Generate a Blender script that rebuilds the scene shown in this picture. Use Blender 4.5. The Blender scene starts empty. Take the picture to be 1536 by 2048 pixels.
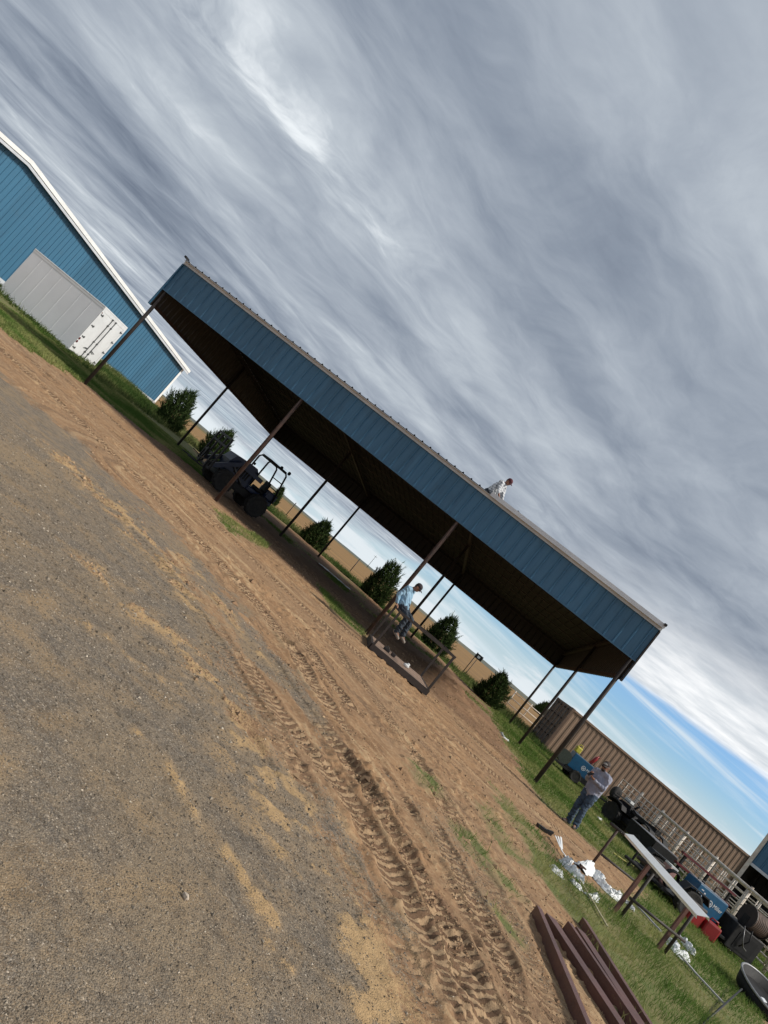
import bpy, bmesh, math, random
import numpy as np
from mathutils import Vector, Matrix

# ------------------------------------------------------------------ camera, sky, sun, exposure
SC = bpy.context.scene
COL = SC.collection
F_PX = 1420.0
PITCH = math.radians(4.25)
ROLL = math.radians(39.83)
YAW = math.radians(12.216)
CAM_H = 1.575

cam_data = bpy.data.cameras.new('camera')
cam_data.sensor_fit = 'VERTICAL'
cam_data.sensor_height = 36.0
cam_data.lens = 36.0 * F_PX / 2048.0
cam_data.clip_start = 0.05
cam_data.clip_end = 20000
cam = bpy.data.objects.new('camera', cam_data)
COL.objects.link(cam)
cam.location = (0, 0, CAM_H)
_fw = Vector((0, math.cos(PITCH), math.sin(PITCH)))
_rt = Vector((1, 0, 0))
_up = _rt.cross(_fw)
_c, _s = math.cos(ROLL), math.sin(ROLL)
_r2 = _rt * _c + _up * _s
_u2 = -_rt * _s + _up * _c
cam.matrix_world = Matrix(((_r2.x, _u2.x, -_fw.x, 0), (_r2.y, _u2.y, -_fw.y, 0), (_r2.z, _u2.z, -_fw.z, CAM_H), (0, 0, 0, 1)))
SC.camera = cam
SC.view_settings.view_transform = 'Standard'
SC.view_settings.look = 'None'
SC.view_settings.gamma = 1.0
SC.view_settings.use_curve_mapping = False
SC.view_settings.exposure = 0.90

SUN_DIR = Vector((0.74, -0.22, 0.70)).normalized()      # towards the sun
sun_data = bpy.data.lights.new('sun', 'SUN')
sun_data.energy = 2.2
sun_data.angle = math.radians(10)
sun_data.color = (1.0, 0.95, 0.87)
sun = bpy.data.objects.new('sun', sun_data)
COL.objects.link(sun)
sun.rotation_euler = SUN_DIR.to_track_quat('Z', 'Y').to_euler()

world = bpy.data.worlds.new('World')
SC.world = world
world.use_nodes = True
wt = world.node_tree
wt.nodes.clear()


class NT:
    """tiny helper to write node graphs"""
    def __init__(self, tree):
        self.t = tree

    def n(self, kind, **kw):
        node = self.t.nodes.new(kind)
        for k, v in kw.items():
            setattr(node, k, v)
        return node

    def l(self, a, b):
        self.t.links.new(a, b)

    def _in(self, sock, v):
        if v is None:
            return
        if hasattr(v, 'is_output') or hasattr(v, 'links'):
            self.l(v, sock)
        else:
            sock.default_value = v

    def m(self, op, a, b=None, c=None, clamp=False):
        nd = self.n('ShaderNodeMath', operation=op, use_clamp=clamp)
        for i, v in enumerate((a, b, c)):
            if v is not None:
                self._in(nd.inputs[i], v)
        return nd.outputs[0]

    def ss(self, v, a, b, o0=0.0, o1=1.0):
        nd = self.n('ShaderNodeMapRange', interpolation_type='SMOOTHSTEP')
        self._in(nd.inputs[0], v)
        nd.inputs[1].default_value = a
        nd.inputs[2].default_value = b
        nd.inputs[3].default_value = o0
        nd.inputs[4].default_value = o1
        return nd.outputs[0]

    def xyz(self, x, y, z=0.0):
        nd = self.n('ShaderNodeCombineXYZ')
        self._in(nd.inputs[0], x)
        self._in(nd.inputs[1], y)
        self._in(nd.inputs[2], z)
        return nd.outputs[0]

    def noise(self, vec, scale, detail=4, rough=0.55, dist=0.0):
        nd = self.n('ShaderNodeTexNoise')
        if vec is not None:
            self.l(vec, nd.inputs['Vector'])
        nd.inputs['Scale'].default_value = scale
        nd.inputs['Detail'].default_value = detail
        nd.inputs['Roughness'].default_value = rough
        nd.inputs['Distortion'].default_value = dist
        return nd.outputs[0]

    def mix(self, fac, a, b, kind='MIX'):
        nd = self.n('ShaderNodeMix', data_type='RGBA', blend_type=kind)
        self._in(nd.inputs[0], fac)
        for i, v in ((6, a), (7, b)):
            if isinstance(v, (tuple, list)):
                nd.inputs[i].default_value = (*v[:3], 1)
            else:
                self._in(nd.inputs[i], v)
        return nd.outputs[2]


def build_world():
    w = NT(wt)
    tc = w.n('ShaderNodeTexCoord')
    sep = w.n('ShaderNodeSeparateXYZ')
    w.l(tc.outputs['Generated'], sep.inputs[0])
    dx, dy, dz = sep.outputs
    zc = w.m('MAXIMUM', dz, 0.012)
    px = w.m('DIVIDE', dx, zc)
    py = w.m('DIVIDE', dy, zc)
    ph = math.radians(49)
    s_ = w.m('ADD', w.m('MULTIPLY', px, math.sin(ph)), w.m('MULTIPLY', py, math.cos(ph)))
    t_ = w.m('SUBTRACT', w.m('MULTIPLY', px, math.cos(ph)), w.m('MULTIPLY', py, math.sin(ph)))
    # clear blue sky
    sky = w.n('ShaderNodeTexSky', sky_type='NISHITA')
    sky.sun_disc = False
    sky.sun_elevation = math.asin(SUN_DIR.z)
    sky.sun_rotation = math.atan2(SUN_DIR.x, SUN_DIR.y)
    sky.air_density = 1.0
    sky.dust_density = 0.6
    sky.ozone_density = 1.5
    K = 6.4                                  # the Background runs at strength 0.1
    # warp
    pw = w.noise(w.xyz(w.m('MULTIPLY', s_, 0.8), w.m('MULTIPLY', t_, 0.9), 3.1), 1.0, 4, 0.55)
    tw = w.m('ADD', t_, w.m('MULTIPLY', w.m('SUBTRACT', pw, 0.5), 0.9))
    # long streaks of the overcast sheet
    n1 = w.noise(w.xyz(w.m('MULTIPLY', s_, 0.17), w.m('MULTIPLY', tw, 0.62), 1.7), 1.0, 6, 0.55)
    n2 = w.noise(w.xyz(w.m('MULTIPLY', s_, 0.95), w.m('MULTIPLY', tw, 1.9), 5.2), 1.0, 7, 0.62)
    n3 = w.noise(w.xyz(w.m('MULTIPLY', s_, 1.9), w.m('MULTIPLY', tw, 2.3), 8.8), 1.0, 6, 0.60, 0.5)
    nb = w.noise(w.xyz(w.m('MULTIPLY', s_, 0.55), w.m('MULTIPLY', t_, 0.8), 21.0), 1.0, 3, 0.5)
    tone = w.m('ADD', w.m('MULTIPLY', n1, 0.34), w.m('ADD', w.m('MULTIPLY', n2, 0.32), w.m('MULTIPLY', n3, 0.32)))
    tone = w.m('ADD', tone, w.m('MULTIPLY', w.m('SUBTRACT', nb, 0.5), 0.42))
    # one bright thin band and the darker bank beside it
    band = w.m('SUBTRACT', tw, -2.48)
    band = w.m('POWER', 2.718, w.m('MULTIPLY', w.m('MULTIPLY', band, band), -16.0))
    band = w.m('MULTIPLY', band, w.ss(n3, 0.25, 0.7))
    band = w.m('MULTIPLY', band, w.ss(s_, 2.3, 0.6))
    tone = w.m('ADD', tone, w.m('MULTIPLY', band, 0.20))
    tone = w.m('ADD', tone, w.m('MULTIPLY', w.ss(dz, 0.30, 0.06), 0.05))
    bank = w.m('SUBTRACT', tw, -5.6)
    bank = w.m('POWER', 2.718, w.m('MULTIPLY', w.m('MULTIPLY', bank, bank), -0.75))
    tone = w.m('SUBTRACT', tone, w.m('MULTIPLY', bank, 0.10))
    cr = w.n('ShaderNodeValToRGB')
    w.l(tone, cr.inputs[0])
    e = cr.color_ramp.elements
    e[0].position = 0.30
    e[0].color = (0.135, 0.165, 0.220, 1)
    e[1].position = 0.74
    e[1].color = (0.72, 0.76, 0.79, 1)
    for pos, colr in ((0.42, (0.225, 0.263, 0.323, 1)), (0.52, (0.325, 0.366, 0.424, 1)), (0.62, (0.44, 0.485, 0.535, 1))):
        q = e.new(pos)
        q.color = colr
    sheet = cr.outputs[0]
    # the sheet ends along an edge that lies higher over the right-hand horizon
    e0 = w.m('MULTIPLY', w.ss(dx, -0.12, 0.36), w.ss(dy, 0.05, 0.5))
    edge_el = w.m('ADD', 0.018, w.m('MULTIPLY', e0, 0.094))
    wisp = w.noise(w.xyz(w.m('MULTIPLY', dx, 5.0), w.m('MULTIPLY', dz, 30.0), 6.0), 1.0, 5, .62)
    edge = w.m('SUBTRACT', w.m('ADD', edge_el, w.m('MULTIPLY', w.m('SUBTRACT', wisp, 0.5), 0.028)), dz)
    near_edge = w.m('MULTIPLY', w.ss(w.m('SUBTRACT', edge, w.m('MULTIPLY', w.m('SUBTRACT', n2, 0.5), 0.10)), -0.135, -0.020), w.ss(dx, 0.12, 0.45))
    puff = w.noise(w.xyz(w.m('MULTIPLY', px, 1.5), w.m('MULTIPLY', py, 1.3), 2.0), 1.0, 6, 0.6)
    white = w.mix(w.ss(puff, 0.30, 0.70), (0.56, 0.60, 0.64), (0.86, 0.87, 0.88))
    sheet = w.mix(near_edge, sheet, white)
    # pale streaked air low over the horizon
    el = w.m('MULTIPLY', dz, 1.0)
    low1 = w.noise(w.xyz(w.m('MULTIPLY', dx, 2.6), w.m('ADD', w.m('MULTIPLY', el, 46), w.m('MULTIPLY', dx, 5.0)), 4.0), 1.0, 6, 0.6, 0.5)
    low2 = w.noise(w.xyz(w.m('MULTIPLY', dx, 7.0), w.m('MULTIPLY', el, 34), 9.0), 1.0, 6, 0.62)
    clear = w.mix(1.0, sky.outputs[0], (0.38, 0.53, 0.75), 'MULTIPLY')
    # thin cirrus over the clear part
    cir = w.m('MULTIPLY', w.ss(low1, 0.42, 0.74), 0.8)
    pale = tuple(K * v for v in (0.66, 0.72, 0.75))
    clear = w.mix(cir, clear, pale)
    haze = w.ss(el, 0.070, 0.0)
    clear = w.mix(w.m('MULTIPLY', haze, 0.80), clear, tuple(K * v for v in (0.56, 0.66, 0.72)))
    # small heaped clouds sitting on the horizon
    cum = w.m('MULTIPLY', w.ss(w.m('SUBTRACT', low2, w.m('MULTIPLY', el, 5.5)), 0.30, 0.44), 0.75)
    clear = w.mix(cum, clear, tuple(K * v for v in (0.70, 0.74, 0.77)))
    sheet10 = w.mix(1.0, sheet, (K, K, K), 'MULTIPLY')
    cover = w.ss(edge, 0.008, -0.006)
    # far to the left and right the sheet fades into streaky low air
    fade = w.m('MULTIPLY', w.ss(el, 0.055, 0.015), w.ss(low1, 0.25, 0.62))
    full = w.mix(cover, clear, sheet10)
    full = w.mix(w.m('MULTIPLY', fade, 0.85), full, clear)
    bg = w.n('ShaderNodeBackground')
    w.l(full, bg.inputs[0])
    bg.inputs[1].default_value = 0.1
    out = w.n('ShaderNodeOutputWorld')
    w.l(bg.outputs[0], out.inputs[0])


build_world()
rnd = random.Random(7)
nrg = np.random.default_rng(11)

# ------------------------------------------------------------------ places: pixels of the photograph turned into points of the ground
_cr, _sr = math.cos(ROLL), math.sin(ROLL)


def ray(px, py):
    qx, qy = px - 768, py - 1024
    u = _cr * qx + _sr * qy
    v = -_sr * qx + _cr * qy
    return u, F_PX * math.cos(PITCH) + v * math.sin(PITCH), F_PX * math.sin(PITCH) - v * math.cos(PITCH)


def np_ss(a, b, x):
    t = np.clip((x - a) / (b - a), 0, 1)
    return t * t * (3 - 2 * t)


def to_shed(X, Y):
    return 14.73 + X * math.cos(YAW) - Y * math.sin(YAW), -20.21 + X * math.sin(YAW) + Y * math.cos(YAW)


def from_shed(sx, sy):
    a, b = sx - 14.73, sy + 20.21
    return a * math.cos(YAW) + b * math.sin(YAW), -a * math.sin(YAW) + b * math.cos(YAW)


def gz(X, Y):
    """the lie of the land, without its small relief"""
    sx, sy = to_shed(X, Y)
    sx = np.clip(sx, -12, 32)
    s2 = np.minimum(sy, 22)
    z = .014 * (18.3 - sx) * np_ss(-20, 0, sy) + np.where(s2 > 0, .013 * s2, .004 * np.maximum(s2, -25))
    return z


def G(px, py, dz=0.0):
    x, y, z = ray(px, py)
    Y = prev = 1.0
    while Y < 900:
        if CAM_H + z / y * Y < float(gz(x / y * Y, Y)) + dz:
            a, b = prev, Y
            for _ in range(36):
                m = (a + b) / 2
                if CAM_H + z / y * m < float(gz(x / y * m, m)) + dz:
                    b = m
                else:
                    a = m
            return Vector((x / y * b, b, float(gz(x / y * b, b)) + dz))
        prev = Y
        Y *= 1.03
    return Vector((x / y * 900, 900, 0.5))


def A(px, py, Y):
    x, y, z = ray(px, py)
    return Vector((x / y * Y, Y, CAM_H + z / y * Y))


# ------------------------------------------------------------------ materials
MATS = {}


def mat(name, c1, c2=None, rough=0.6, metal=0.0, scale=6.0, bump=0.0, bscale=60.0, spec=0.5, detail=5, lo=0.35, hi=0.65):
    if name in MATS:
        return MATS[name]
    m = bpy.data.materials.new(name)
    m.use_nodes = True
    t = m.node_tree
    t.nodes.clear()
    w = NT(t)
    b = w.n('ShaderNodeBsdfPrincipled')
    o = w.n('ShaderNodeOutputMaterial')
    w.l(b.outputs[0], o.inputs[0])
    tc = w.n('ShaderNodeTexCoord')
    if c2 is None:
        c2 = tuple(v * 0.82 for v in c1)
    n = w.noise(tc.outputs['Object'], scale, detail, 0.6)
    col = w.mix(w.ss(n, lo, hi), c1, c2)
    w.l(col, b.inputs['Base Color'])
    rr = w.m('ADD', rough - 0.08, w.m('MULTIPLY', n, 0.16))
    w.l(rr, b.inputs['Roughness'])
    b.inputs['Metallic'].default_value = metal
    b.inputs['Specular IOR Level'].default_value = spec
    if bump > 0:
        bn = w.noise(tc.outputs['Object'], bscale, 4, 0.6)
        bp = w.n('ShaderNodeBump')
        bp.inputs['Strength'].default_value = min(1.0, bump)
        bp.inputs['Distance'].default_value = 0.02
        w.l(bn, bp.inputs['Height'])
        w.l(bp.outputs[0], b.inputs['Normal'])
    MATS[name] = m
    return m


def siding(name, c1, c2):
    """painted steel sheet: faded in streaks that run down, a little grime, sheet to sheet variation"""
    m = bpy.data.materials.new(name)
    m.use_nodes = True
    t = m.node_tree
    t.nodes.clear()
    w = NT(t)
    b = w.n('ShaderNodeBsdfPrincipled')
    o = w.n('ShaderNodeOutputMaterial')
    w.l(b.outputs[0], o.inputs[0])
    tc = w.n('ShaderNodeTexCoord')
    oi = w.n('ShaderNodeObjectInfo')
    sep = w.n('ShaderNodeSeparateXYZ')
    w.l(tc.outputs['Object'], sep.inputs[0])
    off = w.m('MULTIPLY', oi.outputs['Random'], 40.0)
    stv_ = w.noise(w.xyz(w.m('ADD', w.m('MULTIPLY', sep.outputs[0], 9.0), off), sep.outputs[1], w.m('MULTIPLY', sep.outputs[2], .55)), 1.0, 5, .65)
    blt = w.noise(w.xyz(w.m('ADD', sep.outputs[0], off), sep.outputs[1], sep.outputs[2]), 1.6, 4, .6)
    col = w.mix(w.ss(stv_, .30, .70), c1, c2)
    col = w.mix(w.m('MULTIPLY', w.ss(blt, .52, .75), .35), col, tuple(v * .55 + .025 for v in c1))
    vv = w.m('ADD', .90, w.m('MULTIPLY', oi.outputs['Random'], .20))
    col = w.mix(1.0, col, w.xyz(vv, vv, vv), 'MULTIPLY')
    w.l(col, b.inputs['Base Color'])
    w.l(w.m('ADD', .34, w.m('MULTIPLY', blt, .25)), b.inputs['Roughness'])
    bp = w.n('ShaderNodeBump')
    bp.inputs['Strength'].default_value = .12
    bp.inputs['Distance'].default_value = .05
    w.l(blt, bp.inputs['Height'])
    w.l(bp.outputs[0], b.inputs['Normal'])
    MATS[name] = m
    return m


M_FASCIA = siding('blue steel siding', (0.040, 0.128, 0.225), (0.056, 0.156, 0.262))
M_BARN = siding('barn blue siding', (0.048, 0.150, 0.245), (0.044, 0.136, 0.226))
M_WHITE = mat('white painted trim', (0.86, 0.86, 0.84), (0.78, 0.78, 0.76), 0.45, 0, 2.0)
M_TRIM = mat('pale grey trim', (0.60, 0.62, 0.65), (0.52, 0.54, 0.57), 0.45, 0, 2.0)
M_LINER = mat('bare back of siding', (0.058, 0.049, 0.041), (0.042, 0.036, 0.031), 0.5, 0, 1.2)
M_LINER_SHADE = mat('shaded back of siding', (0.022, 0.018, 0.015), (0.016, 0.014, 0.012), 0.6, 0, 1.2)  # darker copy of the liner: interior shade at the rear put into its colour
M_RUST = mat('rusty brown steel', (0.072, 0.036, 0.025), (0.042, 0.025, 0.020), 0.75, 0.0, 5.0, 0.3)
M_RUST_D = mat('dark weathered pipe', (0.040, 0.029, 0.024), (0.026, 0.020, 0.018), 0.65, 0.0, 5.0, 0.3)
M_PRIMER = mat('red oxide primer steel', (0.120, 0.050, 0.038), (0.080, 0.036, 0.029), 0.48, 0, 2.2, 0.15, 30)
M_ROOF = mat('galvanised roof steel', (0.30, 0.31, 0.32), (0.24, 0.25, 0.26), 0.4, 0.3, 1.5)
M_BLACK = mat('black plastic', (0.010, 0.010, 0.011), (0.016, 0.016, 0.017), 0.65, 0, 8, 0, 60, 0.25)
M_BLACKM = mat('black painted metal', (0.012, 0.012, 0.013), (0.022, 0.021, 0.021), 0.5, 0, 6, 0, 60, 0.3)
M_RUBBER = mat('tyre rubber', (0.014, 0.014, 0.014), (0.030, 0.027, 0.024), 0.85, 0, 9, 0.4)
M_TBLUE = mat('dark blue machine paint', (0.008, 0.018, 0.055), (0.007, 0.014, 0.040), 0.4, 0, 4)
M_WBLUE = mat('welder blue paint', (0.008, 0.090, 0.190), (0.007, 0.075, 0.160), 0.35, 0, 5)
M_RED = mat('red plastic', (0.30, 0.012, 0.014), (0.24, 0.012, 0.012), 0.4, 0, 6)
M_YEL = mat('yellow plastic', (0.55, 0.50, 0.05), (0.48, 0.42, 0.06), 0.5, 0, 8)
M_TAN = mat('tan container paint', (0.31, 0.205, 0.138), (0.275, 0.178, 0.118), 0.6, 0, 1.1, 0.1, 12)
M_TAND = mat('worn tan container doors', (0.17, 0.105, 0.068), (0.11, 0.068, 0.048), 0.65, 0, 3.0, 0.1, 12)
M_PIPE = mat('cream livestock pipe', (0.66, 0.60, 0.52), (0.54, 0.46, 0.38), 0.55, 0, 6)
M_TRAILER = mat('white trailer skin', (0.82, 0.82, 0.84), (0.77, 0.77, 0.79), 0.4, 0, 0.7)
M_TRAILD = mat('white trailer doors', (0.76, 0.76, 0.76), (0.68, 0.68, 0.68), 0.4, 0, 1.5)
M_STEELG = mat('grey steel', (0.14, 0.14, 0.14), (0.10, 0.10, 0.10), 0.45, 0.4, 8)
M_PLASTIC = mat('crumpled white plastic', (0.84, 0.85, 0.84), (0.72, 0.73, 0.73), 0.45, 0, 12)
M_WOOD = mat('weathered plywood', (0.30, 0.205, 0.150), (0.235, 0.160, 0.118), 0.8, 0, 5)
M_TAIL = mat('red lamp lens', (0.12, 0.008, 0.010), (0.09, 0.006, 0.008), 0.25, 0, 9)
M_GLASS = mat('dark glass', (0.02, 0.022, 0.025), (0.03, 0.03, 0.032), 0.1, 0, 4)
M_SKIN = mat('skin', (0.28, 0.135, 0.085), (0.23, 0.105, 0.066), 0.55, 0, 20)
M_DENIM = mat('blue denim', (0.050, 0.085, 0.130), (0.024, 0.042, 0.070), 0.85, 0, 9, 0.5, 40)
M_DENIM2 = mat('dark denim', (0.028, 0.040, 0.055), (0.018, 0.026, 0.038), 0.85, 0, 9, 0.5, 40)
M_BOOT = mat('worn leather boots', (0.085, 0.058, 0.044), (0.055, 0.040, 0.032), 0.7, 0, 12)
M_SHOE = mat('pale work shoes', (0.30, 0.26, 0.22), (0.22, 0.19, 0.16), 0.7, 0, 12)
M_HAIR = mat('dark hair', (0.022, 0.015, 0.011), (0.014, 0.010, 0.008), 0.7, 0, 30)
M_CAPB = mat('brown cap cloth', (0.045, 0.030, 0.025), (0.034, 0.023, 0.020), 0.8, 0, 20)
M_CAPR = mat('maroon cap cloth', (0.090, 0.012, 0.020), (0.065, 0.010, 0.016), 0.8, 0, 20)
M_CAPN = mat('dark cap cloth', (0.030, 0.018, 0.022), (0.022, 0.014, 0.017), 0.8, 0, 20)
M_CAPW = mat('light cap panel', (0.42, 0.40, 0.37), (0.36, 0.34, 0.31), 0.8, 0, 20)
M_SHIRTG = mat('grey lavender shirt', (0.30, 0.31, 0.38), (0.20, 0.21, 0.27), 0.8, 0, 5, 0.6, 14)
M_SHIRTB = mat('light blue shirt', (0.26, 0.42, 0.55), (0.20, 0.34, 0.46), 0.8, 0, 6, 0.6, 14)
M_BARK = mat('juniper bark', (0.075, 0.050, 0.036), (0.050, 0.036, 0.028), 0.9, 0, 12)
M_INK = mat('white lettering', (0.70, 0.72, 0.74), (0.64, 0.66, 0.68), 0.5, 0, 10)
M_PAPER = mat('white scrap paper', (0.66, 0.67, 0.66), (0.55, 0.56, 0.55), 0.6, 0, 9)
M_HOSE = mat('yellow hose rubber', (0.36, 0.33, 0.07), (0.30, 0.27, 0.07), 0.6, 0, 9)
M_SHEET = mat('dull metal sheet', (0.30, 0.30, 0.32), (0.22, 0.22, 0.24), 0.4, 0.2, 3)
M_LEAFN = None


def checker_shirt():
    """white shirt with a woven dark check"""
    m = bpy.data.materials.new('white checked shirt')
    m.use_nodes = True
    t = m.node_tree
    t.nodes.clear()
    w = NT(t)
    b = w.n('ShaderNodeBsdfPrincipled')
    o = w.n('ShaderNodeOutputMaterial')
    w.l(b.outputs[0], o.inputs[0])
    tc = w.n('ShaderNodeTexCoord')
    sep = w.n('ShaderNodeSeparateXYZ')
    w.l(tc.outputs['Object'], sep.inputs[0])

    def lines(a):
        fr = w.m('FRACT', w.m('MULTIPLY', a, 13.0))
        return w.m('LESS_THAN', fr, 0.30)
    k = w.m('MULTIPLY', w.m('ADD', lines(w.m('ADD', sep.outputs[0], w.m('MULTIPLY', sep.outputs[1], 0.6))), lines(sep.outputs[2])), 0.5)
    w.l(w.mix(k, (0.66, 0.67, 0.68), (0.10, 0.12, 0.15)), b.inputs['Base Color'])
    b.inputs['Roughness'].default_value = 0.85
    return m


M_CHECK = checker_shirt()


def leaf_mat(name, c_dark, c_light, trans=0.25):
    m = bpy.data.materials.new(name)
    m.use_nodes = True
    t = m.node_tree
    t.nodes.clear()
    w = NT(t)
    o = w.n('ShaderNodeOutputMaterial')
    at = w.n('ShaderNodeAttribute', attribute_name='tint')
    col = w.mix(at.outputs['Fac'], c_dark, c_light)
    d = w.n('ShaderNodeBsdfDiffuse')
    w.l(col, d.inputs[0])
    tr = w.n('ShaderNodeBsdfTranslucent')
    w.l(col, tr.inputs[0])
    mx = w.n('ShaderNodeMixShader')
    mx.inputs[0].default_value = trans
    w.l(d.outputs[0], mx.inputs[1])
    w.l(tr.outputs[0], mx.inputs[2])
    w.l(mx.outputs[0], o.inputs[0])
    return m


# ------------------------------------------------------------------ mesh building
class MB:
    def __init__(self):
        self.v = []
        self.f = []

    def add(self, vs, fs):
        k = len(self.v)
        self.v += [tuple(p) for p in vs]
        self.f += [tuple(i + k for i in f) for f in fs]
        return self

    def box(self, x0, x1, y0, y1, z0, z1, bev=0.0):
        if bev <= 0:
            vs = [(x, y, z) for z in (z0, z1) for y in (y0, y1) for x in (x0, x1)]
            return self.add(vs, [(0, 2, 3, 1), (4, 5, 7, 6), (0, 1, 5, 4), (2, 6, 7, 3), (0, 4, 6, 2), (1, 3, 7, 5)])
        bm = bmesh.new()
        bmesh.ops.create_cube(bm, size=1)
        for q in bm.verts:
            q.co = Vector((x0 + (q.co.x + .5) * (x1 - x0), y0 + (q.co.y + .5) * (y1 - y0), z0 + (q.co.z + .5) * (z1 - z0)))
        bmesh.ops.bevel(bm, geom=bm.edges[:], offset=bev, segments=2, affect='EDGES', profile=0.5)
        bm.verts.index_update()
        self.add([q.co for q in bm.verts], [[q.index for q in f.verts] for f in bm.faces])
        bm.free()
        return self

    def tube(self, pts, r, n=8, caps=True, r2=None):
        """round tube along a polyline"""
        pts = [Vector(p) for p in pts]
        rs = r if isinstance(r, (list, tuple)) else [r] * len(pts)
        if r2 is not None:
            rs = [r + (r2 - r) * i / (len(pts) - 1) for i in range(len(pts))]
        k = len(self.v)
        prev = None
        for i, p in enumerate(pts):
            d = (pts[min(i + 1, len(pts) - 1)] - pts[max(i - 1, 0)])
            if d.length < 1e-9:
                d = Vector((0, 0, 1))
            d.normalize()
            if prev is None:
                a = d.orthogonal().normalized()
            else:
                a = prev - d * prev.dot(d)
                if a.length < 1e-6:
                    a = d.orthogonal()
                a.normalize()
            prev = a
            b = d.cross(a)
            for j in range(n):
                th = 2 * math.pi * j / n
                self.v.append(tuple(p + (a * math.cos(th) + b * math.sin(th)) * rs[i]))
        for i in range(len(pts) - 1):
            for j in range(n):
                self.f.append((k + i * n + j, k + i * n + (j + 1) % n, k + (i + 1) * n + (j + 1) % n, k + (i + 1) * n + j))
        if caps:
            self.f.append(tuple(k + j for j in range(n))[::-1])
            self.f.append(tuple(k + (len(pts) - 1) * n + j for j in range(n)))
        return self

    def bar(self, a, b, w, h, up=(0, 0, 1)):
        """rectangular bar from a to b, w across, h along up"""
        a, b = Vector(a), Vector(b)
        d = (b - a).normalized()
        u = Vector(up)
        s = d.cross(u)
        if s.length < 1e-5:
            s = d.orthogonal()
        s.normalize()
        u = s.cross(d).normalized()
        vs = []
        for p in (a, b):
            for i, j in ((-1, -1), (1, -1), (1, 1), (-1, 1)):
                vs.append(p + s * (i * w / 2) + u * (j * h / 2))
        return self.add(vs, [(3, 2, 1, 0), (4, 5, 6, 7), (0, 1, 5, 4), (1, 2, 6, 5), (2, 3, 7, 6), (3, 0, 4, 7)])

    def lathe(self, prof, n=20, axis='Z', c=(0, 0, 0)):
        """prof = [(radius, along)]"""
        k = len(self.v)
        for r, z in prof:
            for j in range(n):
                th = 2 * math.pi * j / n
                x, y = r * math.cos(th), r * math.sin(th)
                p = (x, y, z) if axis == 'Z' else ((x, z, y) if axis == 'Y' else (z, x, y))
                self.v.append((p[0] + c[0], p[1] + c[1], p[2] + c[2]))
        m = len(prof)
        for i in range(m - 1):
            for j in range(n):
                self.f.append((k + i * n + j, k + i * n + (j + 1) % n, k + (i + 1) * n + (j + 1) % n, k + (i + 1) * n + j))
        self.f.append(tuple(k + j for j in range(n))[::-1])
        self.f.append(tuple(k + (m - 1) * n + j for j in range(n)))
        return self

    def ell(self, c, r, n=14, rot=None):
        """ellipsoid"""
        c = Vector(c)
        k = len(self.v)
        m = n // 2 + 1
        for i in range(m):
            th = math.pi * (i + 0.001 * (i == 0) - 0.001 * (i == m - 1)) / (m - 1)
            for j in range(n):
                ph = 2 * math.pi * j / n
                p = Vector((r[0] * math.sin(th) * math.cos(ph), r[1] * math.sin(th) * math.sin(ph), r[2] * math.cos(th)))
                if rot is not None:
                    p = rot @ p
                self.v.append(tuple(c + p))
        for i in range(m - 1):
            for j in range(n):
                self.f.append((k + i * n + j, k + (i + 1) * n + j, k + (i + 1) * n + (j + 1) % n, k + i * n + (j + 1) % n))
        self.f.append(tuple(k + j for j in range(n)))
        self.f.append(tuple(k + (m - 1) * n + j for j in range(n))[::-1])
        return self

    def prism(self, poly, y0, y1):
        """outline in xz pushed along y"""
        n = len(poly)
        vs = [(x, y0, z) for x, z in poly] + [(x, y1, z) for x, z in poly]
        fs = [tuple(range(n)), tuple(range(n, 2 * n))[::-1]] + [((i + 1) % n, i, n + i, n + (i + 1) % n) for i in range(n)]
        return self.add(vs, fs)

    def xform(self, M):
        self.v = [tuple(M @ Vector(p)) for p in self.v]
        return self

    def mesh(self, name, smooth=False):
        me = bpy.data.meshes.new(name)
        me.from_pydata(self.v, [], self.f)
        bm = bmesh.new()
        bm.from_mesh(me)
        bmesh.ops.recalc_face_normals(bm, faces=bm.faces)
        bm.to_mesh(me)
        bm.free()
        if smooth:
            me.polygons.foreach_set('use_smooth', [True] * len(me.polygons))
        me.update()
        return me

    def build(self, name, material, parent=None, smooth=False, loc=None):
        return link(name, self.mesh(name, smooth), material, parent, loc)


def link(name, me, material, parent=None, loc=None, rot=None):
    o = bpy.data.objects.new(name, me)
    COL.objects.link(o)
    if material is not None and len(me.materials) == 0:
        me.materials.append(material)
    if parent is not None:
        o.parent = parent
    if loc is not None:
        o.location = loc
    if rot is not None:
        o.rotation_euler = rot
    return o


def tag(o, label=None, cat=None, group=None, kind=None):
    if label:
        o['label'] = label
    if cat:
        o['category'] = cat
    if group:
        o['group'] = group
    if kind:
        o['kind'] = kind
    return o


def thing(name, label, cat, loc=(0, 0, 0), rz=0.0, group=None):
    o = bpy.data.objects.new(name, None)
    o.empty_display_size = 0.3
    COL.objects.link(o)
    o.location = loc
    o.rotation_euler = (0, 0, rz)
    return tag(o, label, cat, group)


def copy_tree(o, parent=None):
    kids = list(o.children)
    c = o.copy()
    COL.objects.link(c)
    c.parent = parent
    for k in kids:
        copy_tree(k, c)
    return c


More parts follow.
